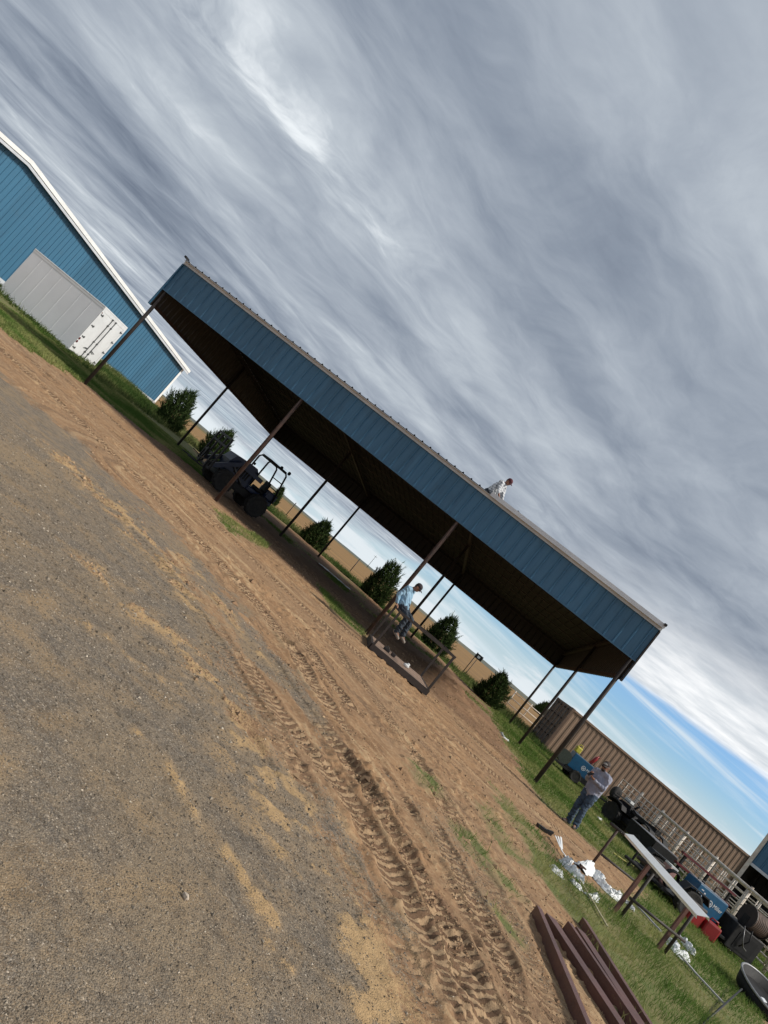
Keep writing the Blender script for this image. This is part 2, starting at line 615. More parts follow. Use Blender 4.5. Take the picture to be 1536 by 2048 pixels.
# ------------------------------------------------------------------ value noise on arrays
def vnoise(x, y, seed=0):
    xi = np.floor(x).astype(np.int64)
    yi = np.floor(y).astype(np.int64)
    xf = x - xi
    yf = y - yi
    xf = xf * xf * (3 - 2 * xf)
    yf = yf * yf * (3 - 2 * yf)

    def h(a, b):
        k = (a * 374761393 + b * 668265263 + seed * 974711) & 0x7fffffff
        k = ((k ^ (k >> 13)) * 1274126177) & 0x7fffffff
        return ((k ^ (k >> 16)) & 0xffff) / 65535.0
    a = h(xi, yi)
    b = h(xi + 1, yi)
    c = h(xi, yi + 1)
    d = h(xi + 1, yi + 1)
    return (a * (1 - xf) + b * xf) * (1 - yf) + (c * (1 - xf) + d * xf) * yf


def fbm(x, y, oct=4, seed=0):
    r = np.zeros_like(x)
    amp = .5
    tot = 0
    for i in range(oct):
        r += amp * vnoise(x * 2 ** i, y * 2 ** i, seed + i * 17)
        tot += amp
        amp *= .55
    return r / tot


def poly_dist(X, Y, pts):
    """signed distance to a polygon, positive inside"""
    n = len(pts)
    best = np.full(X.shape, 1e9)
    ins = np.zeros(X.shape, bool)
    for i in range(n):
        ax, ay = pts[i]
        bx, by = pts[(i + 1) % n]
        dx, dy = bx - ax, by - ay
        t = np.clip(((X - ax) * dx + (Y - ay) * dy) / (dx * dx + dy * dy + 1e-12), 0, 1)
        best = np.minimum(best, np.hypot(X - ax - t * dx, Y - ay - t * dy))
        cond = ((ay > Y) != (by > Y)) & (X < (bx - ax) * (Y - ay) / (by - ay + 1e-12) + ax)
        ins ^= cond
    return np.where(ins, best, -best)


def path_dist(X, Y, pts):
    """distance, side and arc length along a polyline"""
    best = np.full(X.shape, 1e9)
    side = np.zeros(X.shape)
    arc = np.zeros(X.shape)
    acc = 0.0
    for (ax, ay), (bx, by) in zip(pts[:-1], pts[1:]):
        dx, dy = bx - ax, by - ay
        L = math.hypot(dx, dy)
        t = np.clip(((X - ax) * dx + (Y - ay) * dy) / (L * L), 0, 1)
        d = np.hypot(X - ax - t * dx, Y - ay - t * dy)
        sg = np.sign(dx * (Y - ay) - dy * (X - ax))
        m = d < best
        best = np.where(m, d, best)
        side = np.where(m, sg * d, side)
        arc = np.where(m, acc + t * L, arc)
        acc += L
    return best, side, arc


def gp(pix):
    return [(G(*p).x, G(*p).y) for p in pix]

# ------------------------------------------------------------------ the ground: dirt, gravel, lawn, field
def smooth_path(pts, k=5):
    out = []
    n = len(pts)
    for i in range(n - 1):
        p0, p1, p2, p3 = pts[max(i - 1, 0)], pts[i], pts[i + 1], pts[min(i + 2, n - 1)]
        for j in range(k):
            t = j / k
            out.append(tuple(0.5 * (2 * p1[a] + (p2[a] - p0[a]) * t + (2 * p0[a] - 5 * p1[a] + 4 * p2[a] - p3[a]) * t * t
                                    + (3 * p1[a] - p0[a] - 3 * p2[a] + p3[a]) * t ** 3) for a in (0, 1)))
    out.append(pts[-1])
    return out


GRAVEL = gp([(-300, 560), (0, 745), (120, 850), (230, 960), (330, 1085), (420, 1225), (510, 1390), (590, 1560), (660, 1720), (740, 1900), (800, 2060)]) + [(2.2, 2.0), (0, -6), (-30, -6)]
GRAVEL2 = gp([(150, 900), (290, 1000), (400, 1110), (500, 1230), (600, 1360), (690, 1470), (650, 1500), (560, 1400), (450, 1250), (330, 1110), (210, 990)])
GRAVEL3 = gp([(560, 1430), (640, 1560), (720, 1680), (830, 1880), (800, 1900), (700, 1740), (610, 1590)])
FINE = gp([(780, 1560), (880, 1610), (960, 1700), (1040, 1810), (1090, 1880), (1160, 2048), (1110, 2048), (1010, 1900), (900, 1760), (830, 1660)])
LAWN_A = gp([(975, 1405), (1000, 1470), (1050, 1555), (1085, 1605), (1125, 1640), (1180, 1690), (1250, 1750), (1320, 1800), (1420, 1890), (1536, 1990)]) + [(15, 14.5), (30, 22), (32, 34), (16, 40), (11, 34)]
LAWN_B = gp([(1040, 1665), (1090, 1700), (1140, 1745), (1200, 1782), (1262, 1785), (1310, 1778), (1380, 1840), (1440, 1890), (1536, 1970), (1536, 2200), (1330, 2200), (1270, 2048), (1200, 1930), (1130, 1810), (1075, 1735)])
PATCHES = [gp(p) for p in (
    [(826, 1545), (860, 1548), (885, 1580), (900, 1605), (870, 1595), (838, 1572)],
    [(893, 1630), (930, 1655), (965, 1700), (1000, 1745), (1040, 1795), (1010, 1790), (965, 1735), (925, 1685)],
    [(945, 1600), (985, 1625), (1010, 1665), (1042, 1722), (1010, 1700), (975, 1655)],
    [(985, 1570), (1020, 1600), (1075, 1660), (1105, 1700), (1060, 1690), (1015, 1640)],
    [(640, 1175), (690, 1220), (735, 1265), (720, 1268), (665, 1220)],
    [(425, 1015), (480, 1050), (530, 1085), (520, 1092), (455, 1060)],
    [(1000, 1840), (1030, 1860), (1040, 1880), (1015, 1868)],
)]
YELLOW = gp([(1012, 1620), (1045, 1640), (1075, 1680), (1060, 1690), (1030, 1665)])
VERGE_L = gp([(-120, 560), (0, 655), (60, 705), (130, 745), (200, 790), (270, 850), (345, 905), (420, 965), (390, 890), (300, 815), (190, 740), (120, 690), (0, 590), (-60, 540)])
SAND = [(smooth_path(gp(p)), w) for p, w in (
    ([(130, 925), (210, 1000), (290, 1080), (370, 1180), (390, 1210)], .46),
    ([(225, 1180), (300, 1240), (380, 1310), (450, 1400), (520, 1500), (560, 1580)], .36),
    ([(200, 1268), (250, 1315), (300, 1345), (350, 1378)], .13),
    ([(285, 1480), (340, 1545), (400, 1640), (470, 1740), (530, 1830), (570, 1930)], .10),
    ([(430, 1380), (510, 1510), (590, 1640), (660, 1760), (730, 1880), (790, 2048)], .42),
    ([(370, 1120), (440, 1210), (520, 1310)], .2),
)]
_T0 = [(575, 1290), (650, 1400), (730, 1500), (800, 1610), (880, 1750), (960, 1890), (1040, 2060)]
TRACKS = [(smooth_path(gp(p)), w, dep * 1.25) for p, w, dep in (
    ([(575, 1290), (650, 1400), (730, 1500), (800, 1610), (880, 1750), (960, 1890), (1040, 2060)], .40, .040),
    ([(x + 26, y - 16) for x, y in _T0], .36, .034), ([(x - 40, y + 20) for x, y in _T0], .36, .030),
    ([(x - 82, y + 34) for x, y in _T0], .34, .020), ([(x + 70, y - 30) for x, y in _T0], .34, .018), ([(x - 120, y + 60) for x, y in _T0[:6]], .3, .014),
    ([(500, 1260), (580, 1370), (660, 1480), (750, 1610), (830, 1740), (900, 1870), (970, 2060)], .36, .034),
    ([(430, 1250), (520, 1410), (620, 1590), (710, 1760), (800, 1930), (850, 2060)], .34, .018),
    ([(650, 1260), (730, 1370), (800, 1470), (890, 1600), (960, 1720), (1040, 1900)], .34, .016),
    ([(0, 700), (150, 835), (300, 985), (450, 1140), (560, 1270)], .42, .022),
    ([(60, 720), (220, 860), (400, 1020), (580, 1190), (740, 1330), (880, 1450), (1010, 1570), (1150, 1690)], .44, .026),
    ([(110, 740), (270, 880), (450, 1045), (640, 1215), (800, 1350), (940, 1470), (1070, 1590), (1200, 1710)], .42, .022),
    ([(150, 950), (260, 1060), (360, 1180), (440, 1290), (520, 1420)], .3, .016),
)]
MUD = [(smooth_path(gp(p)), w) for p, w in (
    ([(150, 945), (175, 965), (195, 985)], .17), ([(228, 985), (265, 1025), (295, 1050)], .15),
    ([(770, 1640), (800, 1680), (830, 1730)], .10), ([(505, 1470), (530, 1510), (548, 1545)], .06),
    ([(880, 1790), (910, 1840), (945, 1880)], .08), ([(960, 1830), (975, 1850)], .10), ([(850, 1850), (890, 1910), (930, 1970)], .05),
)]


MASTER = [smooth_path(gp(p)) for p in (
    [(300, 985), (450, 1140), (575, 1290), (650, 1400), (730, 1500), (800, 1610), (880, 1750), (960, 1890), (1040, 2060)],
    [(-60, 600), (60, 720), (220, 860), (400, 1020), (580, 1190), (740, 1330), (880, 1450), (1010, 1570), (1150, 1690)])]


def box_near(X, Y, pts, m):
    xs_, ys_ = [p[0] for p in pts], [p[1] for p in pts]
    return (X > min(xs_) - m) & (X < max(xs_) + m) & (Y > min(ys_) - m) & (Y < max(ys_) + m)


def land(X, Y):
    """relief and the four cover masks of the ground"""
    sx, sy = to_shed(X, Y)
    r = np.hypot(X, Y)
    wob = fbm(X * 1.7, Y * 1.7, 4, 3) - .5
    wob2 = fbm(X * .5, Y * .5, 3, 9) - .5
    fine = fbm(X * 7, Y * 7, 3, 5) - .5
    z = gz(X, Y)
    # grass
    g = np_ss(-.25, .35, poly_dist(X, Y, LAWN_A) + wob * 1.3)
    g = np.maximum(g, np_ss(-.15, .25, poly_dist(X, Y, LAWN_B) + wob * .9))
    for ip, p in enumerate(PATCHES):
        k = box_near(X, Y, p, .8)
        blot = fbm(X[k] * 2.2, Y[k] * 2.2, 3, 21 + ip)
        g[k] = np.maximum(g[k], .95 * np_ss(-.22, .20, poly_dist(X[k], Y[k], p) + wob[k] * .55 + fine[k] * .3) * (.45 + .55 * np_ss(.36, .52, blot)))
    g = np.maximum(g, np_ss(-.1, .5, poly_dist(X, Y, VERGE_L) + wob * 2.2) * .95)
    yel = np_ss(-.15, .15, poly_dist(X, Y, YELLOW) + wob * .5)
    # strip behind the shed, trees stand in it
    back = np_ss(15.2, 16.3, sy + wob2 * 1.4) * (1 - np_ss(22.0, 23.5, sy + wob2 * 2.5))
    left = np_ss(-2.5, -4.5, sx + wob2 * 2) * np_ss(4.0, 6.0, sy + wob2 * 2) * (1 - np_ss(50, 52, sy))
    g = np.maximum(g, np.maximum(back, left) * np_ss(-60, -50, sx))
    # thin green under the shed's edges
    g = np.maximum(g, .55 * np_ss(.52, .72, fbm(X * .8, Y * .8, 3, 31)) * np_ss(7, 9, sy) * (1 - np_ss(15, 16, sy)))
    field = np_ss(22.0, 24.0, sy + wob2 * 2.5)
    # gravel
    gv = np_ss(-.9, .8, poly_dist(X, Y, GRAVEL) + wob * 1.3 + wob2 * .8)
    gv = np.maximum(gv, .75 * np_ss(-.3, .5, poly_dist(X, Y, GRAVEL2) + wob * 1.2))
    gv = np.maximum(gv, .70 * np_ss(-.2, .3, poly_dist(X, Y, GRAVEL3) + wob * .9))
    gv = np.maximum(gv, .42 * np_ss(-.4, .5, poly_dist(X, Y, FINE) + wob * .6))
    behind = np_ss(1.0, -2.0, Y)
    gv = np.maximum(gv, behind)
    # loose sand on the gravel
    sd = np.zeros_like(X)
    for pts, w in SAND:
        k = box_near(X, Y, pts, w * 3)
        d, sgn, ar = path_dist(X[k], Y[k], pts)
        lump = .75 + .8 * (vnoise(ar * 3.0, sgn * 2, 41) - .4)
        blob = np_ss(.40, .60, fbm(X[k] * 5.2 + 7, Y[k] * 4.6, 3, 47))
        sd[k] = np.maximum(sd[k], np_ss(1.5, .3, d / (w * 1.35 * lump) + wob[k] * 1.0 + fine[k] * .5) * (.25 + .75 * blob))
    sd = np.maximum(sd, .26 * np_ss(.56, .70, fbm(X * 1.4 + 5, Y * 1.1, 4, 77)))
    mud = np.zeros_like(X)
    for pts, w in MUD:
        k = box_near(X, Y, pts, w * 3)
        d, sgn, ar = path_dist(X[k], Y[k], pts)
        mud[k] = np.maximum(mud[k], np_ss(1.2, .5, d / w + wob[k] * .7))
    # ---- relief
    nearf = np_ss(60, 30, r)
    rough = (1 - .8 * gv) * (1 - .5 * g)
    h = (.030 * wob2 + .022 * wob * rough + .012 * fine * (1 - gv) * (1 - .6 * g)) * nearf
    ruts = np.zeros_like(X)
    tmask, tarc, tside = np.zeros_like(X), np.zeros_like(X), np.zeros_like(X)
    for i, (pts, w, dep) in enumerate(TRACKS):
        k = box_near(X, Y, pts, .9)
        if not k.any():
            continue
        Xk, Yk = X[k], Y[k]
        d, sg, ar = path_dist(Xk, Yk, pts)
        sg = sg + (vnoise(ar * .9, ar * 0 + i, 50 + i) - .5) * .12
        d = np.abs(sg)
        keep = np_ss(.36, .54, fbm(ar * .7 + i * 9, sg * 1.5, 3, 60 + i) + .10)
        ins = np_ss(w * .62, w * .45, d)
        ridge = np.exp(-((d - w * .60) / .06) ** 2) * (.3 + 1.2 * fbm(ar * 6, sg * 9, 2, 80 + i))
        clod = fbm(Xk * 13, Yk * 13, 3, 91 + i) - .5
        hh = keep * dep * (ins * (-.45 + .9 * clod) + .7 * ridge)
        cut = (1 - .75 * gv[k] * (i != 12)) * (1 - .7 * g[k])
        h[k] += hh * cut * nearf[k]
        mk = keep * ins * cut * min(1.0, dep / .036)
        ruts[k] = np.maximum(ruts[k], mk * .8)
        new = np.zeros(X.shape, bool)
        new[k] = mk > tmask[k]
        sel = mk > tmask[k]
        tmask[new] = mk[sel]
        tarc[new] = ar[sel] + i * 3.7
        tside[new] = sg[sel] / w
    clods = np.clip(fbm(X * 9, Y * 9, 3, 131) - .52, 0, 1) * .13 * (1 - gv) * (1 - .8 * g) * nearf * np_ss(.42, .6, fbm(X * .7, Y * .7, 2, 140) + .15 * ruts)
    h = h + clods + sd * (.008 + .045 * np.clip(fbm(X * 8, Y * 8, 3, 611) - .42, 0, 1)) * gv * nearf
    d1, s1, a1 = path_dist(X, Y, MASTER[0])
    d2, s2, a2 = path_dist(X, Y, MASTER[1])
    pick = d1 < d2
    aa, ss_ = np.where(pick, a1, a2 + 37.0), np.where(pick, s1, s2)
    aa = aa + wob * .5
    ss_ = ss_ + wob * .10
    streak = .6 * fbm(aa * .55, ss_ * 5.5, 4, 501) + .4 * fbm(aa * 2.4, ss_ * 11, 3, 507)
    h = h + (streak - .5) * .035 * (1 - .8 * gv) * (1 - .7 * g) * nearf * np_ss(26, 12, sy * 0 + np.abs(ss_) * 4)
    h = h - mud * .025
    # low bank of pushed-up earth along the rear of the shed, and a heap at its right
    bank = np.exp(-((sy - 15.6) / .8) ** 2) * np_ss(0, 4, sx) * (1 - np_ss(13.5, 16, sx))
    h = h + bank * .16 * (1 + wob2)
    hx, hy = 5.6, 24.6
    heap = np.exp(-(((X - hx) / 1.6) ** 2 + ((Y - hy) / 2.4) ** 2))
    h = h + heap * .30 * (1 + wob * 1.2)
    dampz = np.maximum(.75 * ruts, np.maximum(heap * 1.1, .8 * mud))
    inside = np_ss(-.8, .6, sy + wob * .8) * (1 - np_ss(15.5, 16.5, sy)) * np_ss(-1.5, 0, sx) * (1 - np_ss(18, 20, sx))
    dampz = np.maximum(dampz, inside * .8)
    # far land swells a little
    far = np_ss(120, 700, Y)
    h = h + far * (3.0 * (fbm(X / 260 + 3, Y / 420, 3, 200) - .5)) + np_ss(60, 160, Y) * .4 * (fbm(X / 60, Y / 60, 2, 210) - .5)
    return z + h, np.clip(gv, 0, 1), np.clip(g * (1 - field), 0, 1), np.clip(sd, 0, 1), np.clip(dampz, 0, 1), field, yel, streak, tmask, tarc, tside


def build_ground():
    ang = np.concatenate([np.arange(-180, -52, 4.0), np.arange(-52, -46, .8), np.arange(-46, 49, .135), np.arange(49, 56, .8), np.arange(56, 180, 4.0)])
    rad = np.concatenate([np.arange(.12, 1.3, .12), np.exp(np.arange(math.log(1.35), math.log(4), .008)), np.exp(np.arange(math.log(4.02), math.log(18), .0042)), np.exp(np.arange(math.log(18.1), math.log(46), .008)), np.exp(np.arange(math.log(46.6), math.log(9000), .05))])
    na, nr = len(ang), len(rad)
    th = np.radians(ang)
    X = (rad[:, None] * np.sin(th)[None, :]).ravel()
    Y = (rad[:, None] * np.cos(th)[None, :]).ravel()
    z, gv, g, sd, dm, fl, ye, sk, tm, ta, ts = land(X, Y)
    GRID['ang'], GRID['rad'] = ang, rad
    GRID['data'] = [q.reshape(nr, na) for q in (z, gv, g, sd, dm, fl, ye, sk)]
    V = np.stack([X, Y, z], 1)
    V = np.concatenate([V, [[0, 0, float(z[:na].mean())]]])
    i = np.arange(nr - 1)[:, None] * na
    j = np.arange(na)[None, :]
    j2 = (j + 1) % na
    quads = np.stack([i + j, i + na + j, i + na + j2, i + j2], -1).reshape(-1, 4)
    c = len(V) - 1
    tris = np.stack([np.full(na, c), np.arange(na), (np.arange(na) + 1) % na], 1)
    me = bpy.data.meshes.new('ground')
    nl = quads.size + tris.size
    me.vertices.add(len(V))
    me.vertices.foreach_set('co', V.astype(np.float32).ravel())
    me.loops.add(nl)
    me.loops.foreach_set('vertex_index', np.concatenate([quads.ravel(), tris.ravel()]).astype(np.int32))
    me.polygons.add(len(quads) + len(tris))
    st = np.concatenate([np.arange(len(quads)) * 4, quads.size + np.arange(len(tris)) * 3]).astype(np.int32)
    me.polygons.foreach_set('loop_start', st)
    me.polygons.foreach_set('use_smooth', np.ones(len(st), bool))
    me.update(calc_edges=True)
    me.validate()

    def attr(nm, arr):
        a = me.attributes.new(nm, 'FLOAT', 'POINT')
        a.data.foreach_set('value', np.append(arr, arr[0]).astype(np.float32))
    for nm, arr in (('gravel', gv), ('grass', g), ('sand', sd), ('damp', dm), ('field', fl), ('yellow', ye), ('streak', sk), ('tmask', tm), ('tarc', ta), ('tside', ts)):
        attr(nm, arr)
    return tag(link('ground', me, ground_mat()), kind='structure')


def ground_mat():
    m = bpy.data.materials.new('dirt gravel and lawn')
    m.use_nodes = True
    t = m.node_tree
    t.nodes.clear()
    w = NT(t)
    b = w.n('ShaderNodeBsdfPrincipled')
    o = w.n('ShaderNodeOutputMaterial')
    w.l(b.outputs[0], o.inputs[0])
    b.inputs['Roughness'].default_value = 0.95
    b.inputs['Specular IOR Level'].default_value = 0.15
    pos = w.n('ShaderNodeNewGeometry').outputs['Position']

    def at(nm):
        return w.n('ShaderNodeAttribute', attribute_name=nm).outputs['Fac']
    n_big = w.noise(pos, 0.45, 4, .55)
    n_mid = w.noise(pos, 2.6, 5, .6)
    n_fine = w.noise(pos, 16, 5, .65)
    n_grain = w.noise(pos, 95, 3, .7)
    vor = w.n('ShaderNodeTexVoronoi', feature='F1')
    w.l(pos, vor.inputs['Vector'])
    vor.inputs['Scale'].default_value = 125
    stone = vor.outputs['Color']
    sepc = w.n('ShaderNodeSeparateColor')
    w.l(stone, sepc.inputs[0])
    stv = sepc.outputs[0]
    # bare earth
    dirt = w.mix(w.ss(n_mid, .3, .7), (0.350, 0.208, 0.108), (0.240, 0.138, 0.073))
    sk = w.m('ADD', at('streak'), w.m('MULTIPLY', w.m('SUBTRACT', n_fine, .5), .35))
    dirt = w.mix(w.ss(sk, .44, .30), dirt, (0.180, 0.108, 0.062))
    dirt = w.mix(w.m('MULTIPLY', w.ss(sk, .52, .72), .8), dirt, (0.48, 0.335, 0.190))
    dirt = w.mix(w.m('MULTIPLY', w.ss(n_big, .42, .62), .5), dirt, (0.255, 0.165, 0.100))
    dirt = w.mix(w.m('MULTIPLY', w.ss(n_fine, .45, .75), .5), dirt, (0.46, 0.325, 0.190))
    tj = w.m('MULTIPLY', w.m('SUBTRACT', n_fine, .5), .9)
    ph_ = w.m('ADD', w.m('DIVIDE', at('tarc'), .095), w.m('ADD', w.m('MULTIPLY', w.m('ABSOLUTE', at('tside')), 1.1), tj))
    lug = w.m('SINE', w.m('MULTIPLY', ph_, 6.2832))
    lug = w.ss(w.m('ADD', lug, w.m('MULTIPLY', w.m('SUBTRACT', n_mid, .5), 1.6)), -.35, .45)
    tmk = w.ss(w.m('ADD', at('tmask'), w.m('MULTIPLY', w.m('SUBTRACT', n_fine, .5), .5)), .15, .75)
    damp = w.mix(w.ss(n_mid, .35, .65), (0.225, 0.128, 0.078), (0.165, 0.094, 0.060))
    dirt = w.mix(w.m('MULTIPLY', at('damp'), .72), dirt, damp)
    dirt = w.mix(w.m('MULTIPLY', tmk, .75), dirt, w.mix(lug, (0.150, 0.088, 0.052), (0.44, 0.300, 0.175)))
    # straw-dry bits between the grass
    straw = w.mix(w.ss(n_fine, .3, .7), (0.30, 0.235, 0.125), (0.20, 0.165, 0.085))
    # gravel
    gcol = w.n('ShaderNodeValToRGB')
    w.l(stv, gcol.inputs[0])
    ge = gcol.color_ramp.elements
    ge[0].position, ge[0].color = 0.0, (0.095, 0.080, 0.066, 1)
    ge[1].position, ge[1].color = 1.0, (0.200, 0.186, 0.170, 1)
    q = ge.new(.6)
    q.color = (0.178, 0.152, 0.124, 1)
    q = ge.new(.975)
    q.color = (0.27, 0.235, 0.19, 1)
    ge[len(ge) - 1].color = (0.55, 0.52, 0.47, 1)
    grav = w.mix(w.m('MULTIPLY', w.ss(n_big, .44, .66), .60), gcol.outputs[0], (0.285, 0.208, 0.125))
    grav = w.mix(w.m('MULTIPLY', w.ss(n_mid, .46, .70), .65), grav, (0.33, 0.225, 0.122))
    sandc = w.mix(w.ss(n_fine, .3, .75), (0.50, 0.335, 0.170), (0.40, 0.260, 0.128))
    smask = w.ss(w.m('ADD', at('sand'), w.m('ADD', w.m('MULTIPLY', w.m('SUBTRACT', n_fine, .5), 1.3), w.m('MULTIPLY', w.m('SUBTRACT', n_mid, .5), 1.1))), .40, 1.0)
    smask = w.ss(w.m('ADD', smask, w.m('MULTIPLY', w.m('SUBTRACT', stv, .5), .9)), .22, .80)
    mott = w.noise(pos, 9.0, 4, .7)
    grav = w.mix(w.m('MULTIPLY', w.ss(mott, .38, .70), .50), grav, (0.30, 0.225, 0.145))
    grav = w.mix(w.m('MULTIPLY', w.ss(mott, .52, .25), .45), grav, (0.085, 0.068, 0.052))
    grav = w.mix(w.m('MULTIPLY', w.ss(at('sand'), .02, .5), .24), grav, sandc)
    grav = w.mix(w.m('MULTIPLY', smask, .82), grav, sandc)
    gmask = w.ss(w.m('ADD', at('gravel'), w.m('ADD', w.m('MULTIPLY', w.m('SUBTRACT', n_fine, .5), 1.0), w.m('MULTIPLY', w.m('SUBTRACT', n_mid, .5), .9))), .22, .85)
    gmask = w.ss(w.m('ADD', gmask, w.m('MULTIPLY', w.m('SUBTRACT', stv, .5), .7)), .15, .85)
    col = w.mix(gmask, dirt, grav)
    # under the grass
    soil = w.mix(w.ss(n_mid, .35, .65), (0.125, 0.145, 0.050), (0.195, 0.172, 0.078))
    soil = w.mix(w.m('MULTIPLY', w.ss(n_fine, .5, .75), .6), soil, straw)
    amask = w.ss(w.m('ADD', at('grass'), w.m('MULTIPLY', w.m('SUBTRACT', n_fine, .5), .5)), .25, .75)
    fring = w.m('MULTIPLY', w.ss(at('grass'), .03, .3), .5)
    col = w.mix(fring, col, straw)
    col = w.mix(amask, col, soil)
    # stubble field beyond
    sep = w.n('ShaderNodeSeparateXYZ')
    w.l(pos, sep.inputs[0])
    rows = w.noise(w.xyz(w.m('MULTIPLY', sep.outputs[0], .012), w.m('MULTIPLY', sep.outputs[1], .13), 0.0), 1.0, 5, .6)
    fcol = w.mix(w.ss(rows, .35, .65), (0.285, 0.170, 0.070), (0.205, 0.126, 0.058))
    green = w.ss(w.noise(w.xyz(w.m('MULTIPLY', sep.outputs[0], .0016), w.m('MULTIPLY', sep.outputs[1], .0036), 3.0), 1.0, 3, .5), .50, .60)
    green = w.m('MULTIPLY', green, w.ss(sep.outputs[1], 160, 420))
    fcol = w.mix(w.m('MULTIPLY', green, .8), fcol, (0.085, 0.105, 0.050))
    col = w.mix(at('field'), col, fcol)
    w.l(col, b.inputs['Base Color'])
    hgt = w.m('ADD', w.m('ADD', w.m('MULTIPLY', n_grain, .010), w.m('MULTIPLY', w.m('MULTIPLY', lug, tmk), .036)), w.m('ADD', w.m('MULTIPLY', n_fine, .03), w.m('MULTIPLY', w.m('MULTIPLY', w.m('SUBTRACT', 1.0, vor.outputs['Distance']), gmask), .010)))
    bp = w.n('ShaderNodeBump')
    bp.inputs['Strength'].default_value = 0.8
    bp.inputs['Distance'].default_value = 0.6
    w.l(hgt, bp.inputs['Height'])
    w.l(bp.outputs[0], b.inputs['Normal'])
    return m


def soup(name, V, faces_n, tint, material, smooth=False):
    """many small faces in one mesh; V is (n, k, 3) for n faces of k corners"""
    n, k = V.shape[:2]
    me = bpy.data.meshes.new(name)
    me.vertices.add(n * k)
    me.vertices.foreach_set('co', V.astype(np.float32).ravel())
    me.loops.add(n * k)
    me.loops.foreach_set('vertex_index', np.arange(n * k, dtype=np.int32))
    me.polygons.add(n)
    me.polygons.foreach_set('loop_start', (np.arange(n) * k).astype(np.int32))
    me.update(calc_edges=True)
    a = me.attributes.new('tint', 'FLOAT', 'POINT')
    a.data.foreach_set('value', np.repeat(tint, k).astype(np.float32))
    me.materials.append(material)
    return me


def blades(P, L, wdt, lean, tint):
    """two-piece bent blades at points P"""
    n = len(P)
    th = nrg.uniform(0, 2 * np.pi, n)
    side = np.stack([np.cos(th), np.sin(th), np.zeros(n)], 1) * (wdt / 2)[:, None]
    ld = nrg.uniform(0, 2 * np.pi, n)
    ln = np.stack([np.cos(ld), np.sin(ld), np.zeros(n)], 1) * (lean * L)[:, None]
    up = np.zeros((n, 3))
    up[:, 2] = L
    mid = P + up * .55 + ln * .35
    tip = P + up * .92 + ln
    t1 = np.stack([P - side, P + side, mid + side * .7], 1)
    t2 = np.stack([P - side, mid + side * .7, mid - side * .7], 1)
    t3 = np.stack([mid - side * .7, mid + side * .7, tip], 1)
    return np.concatenate([t1, t2, t3]), np.concatenate([tint, tint, tint])


GRID = {}


def land_at(X, Y):
    """the land again, read off the finished ground grid"""
    a = np.degrees(np.arctan2(X, Y))
    lr = np.hypot(X, Y)
    ia = np.clip(np.searchsorted(GRID['ang'], a) - 1, 0, len(GRID['ang']) - 2)
    ir = np.clip(np.searchsorted(GRID['rad'], lr) - 1, 0, len(GRID['rad']) - 2)
    fa = np.clip((a - GRID['ang'][ia]) / (GRID['ang'][ia + 1] - GRID['ang'][ia]), 0, 1)
    fr = np.clip((lr - GRID['rad'][ir]) / (GRID['rad'][ir + 1] - GRID['rad'][ir]), 0, 1)
    out = []
    for q in GRID['data']:
        out.append((q[ir, ia] * (1 - fa) + q[ir, ia + 1] * fa) * (1 - fr) + (q[ir + 1, ia] * (1 - fa) + q[ir + 1, ia + 1] * fa) * fr)
    return out


def scatter(n, x0, x1, y0, y1, dens_fn):
    X = nrg.uniform(x0, x1, n)
    Y = nrg.uniform(y0, y1, n)
    a = np.degrees(np.arctan2(X, Y))
    k = (a > -47) & (a < 50)
    X, Y = X[k], Y[k]
    res = land_at(X, Y)
    keep = nrg.uniform(0, 1, len(X)) < dens_fn(X, Y, res)
    return X[keep], Y[keep], [q[keep] for q in res]


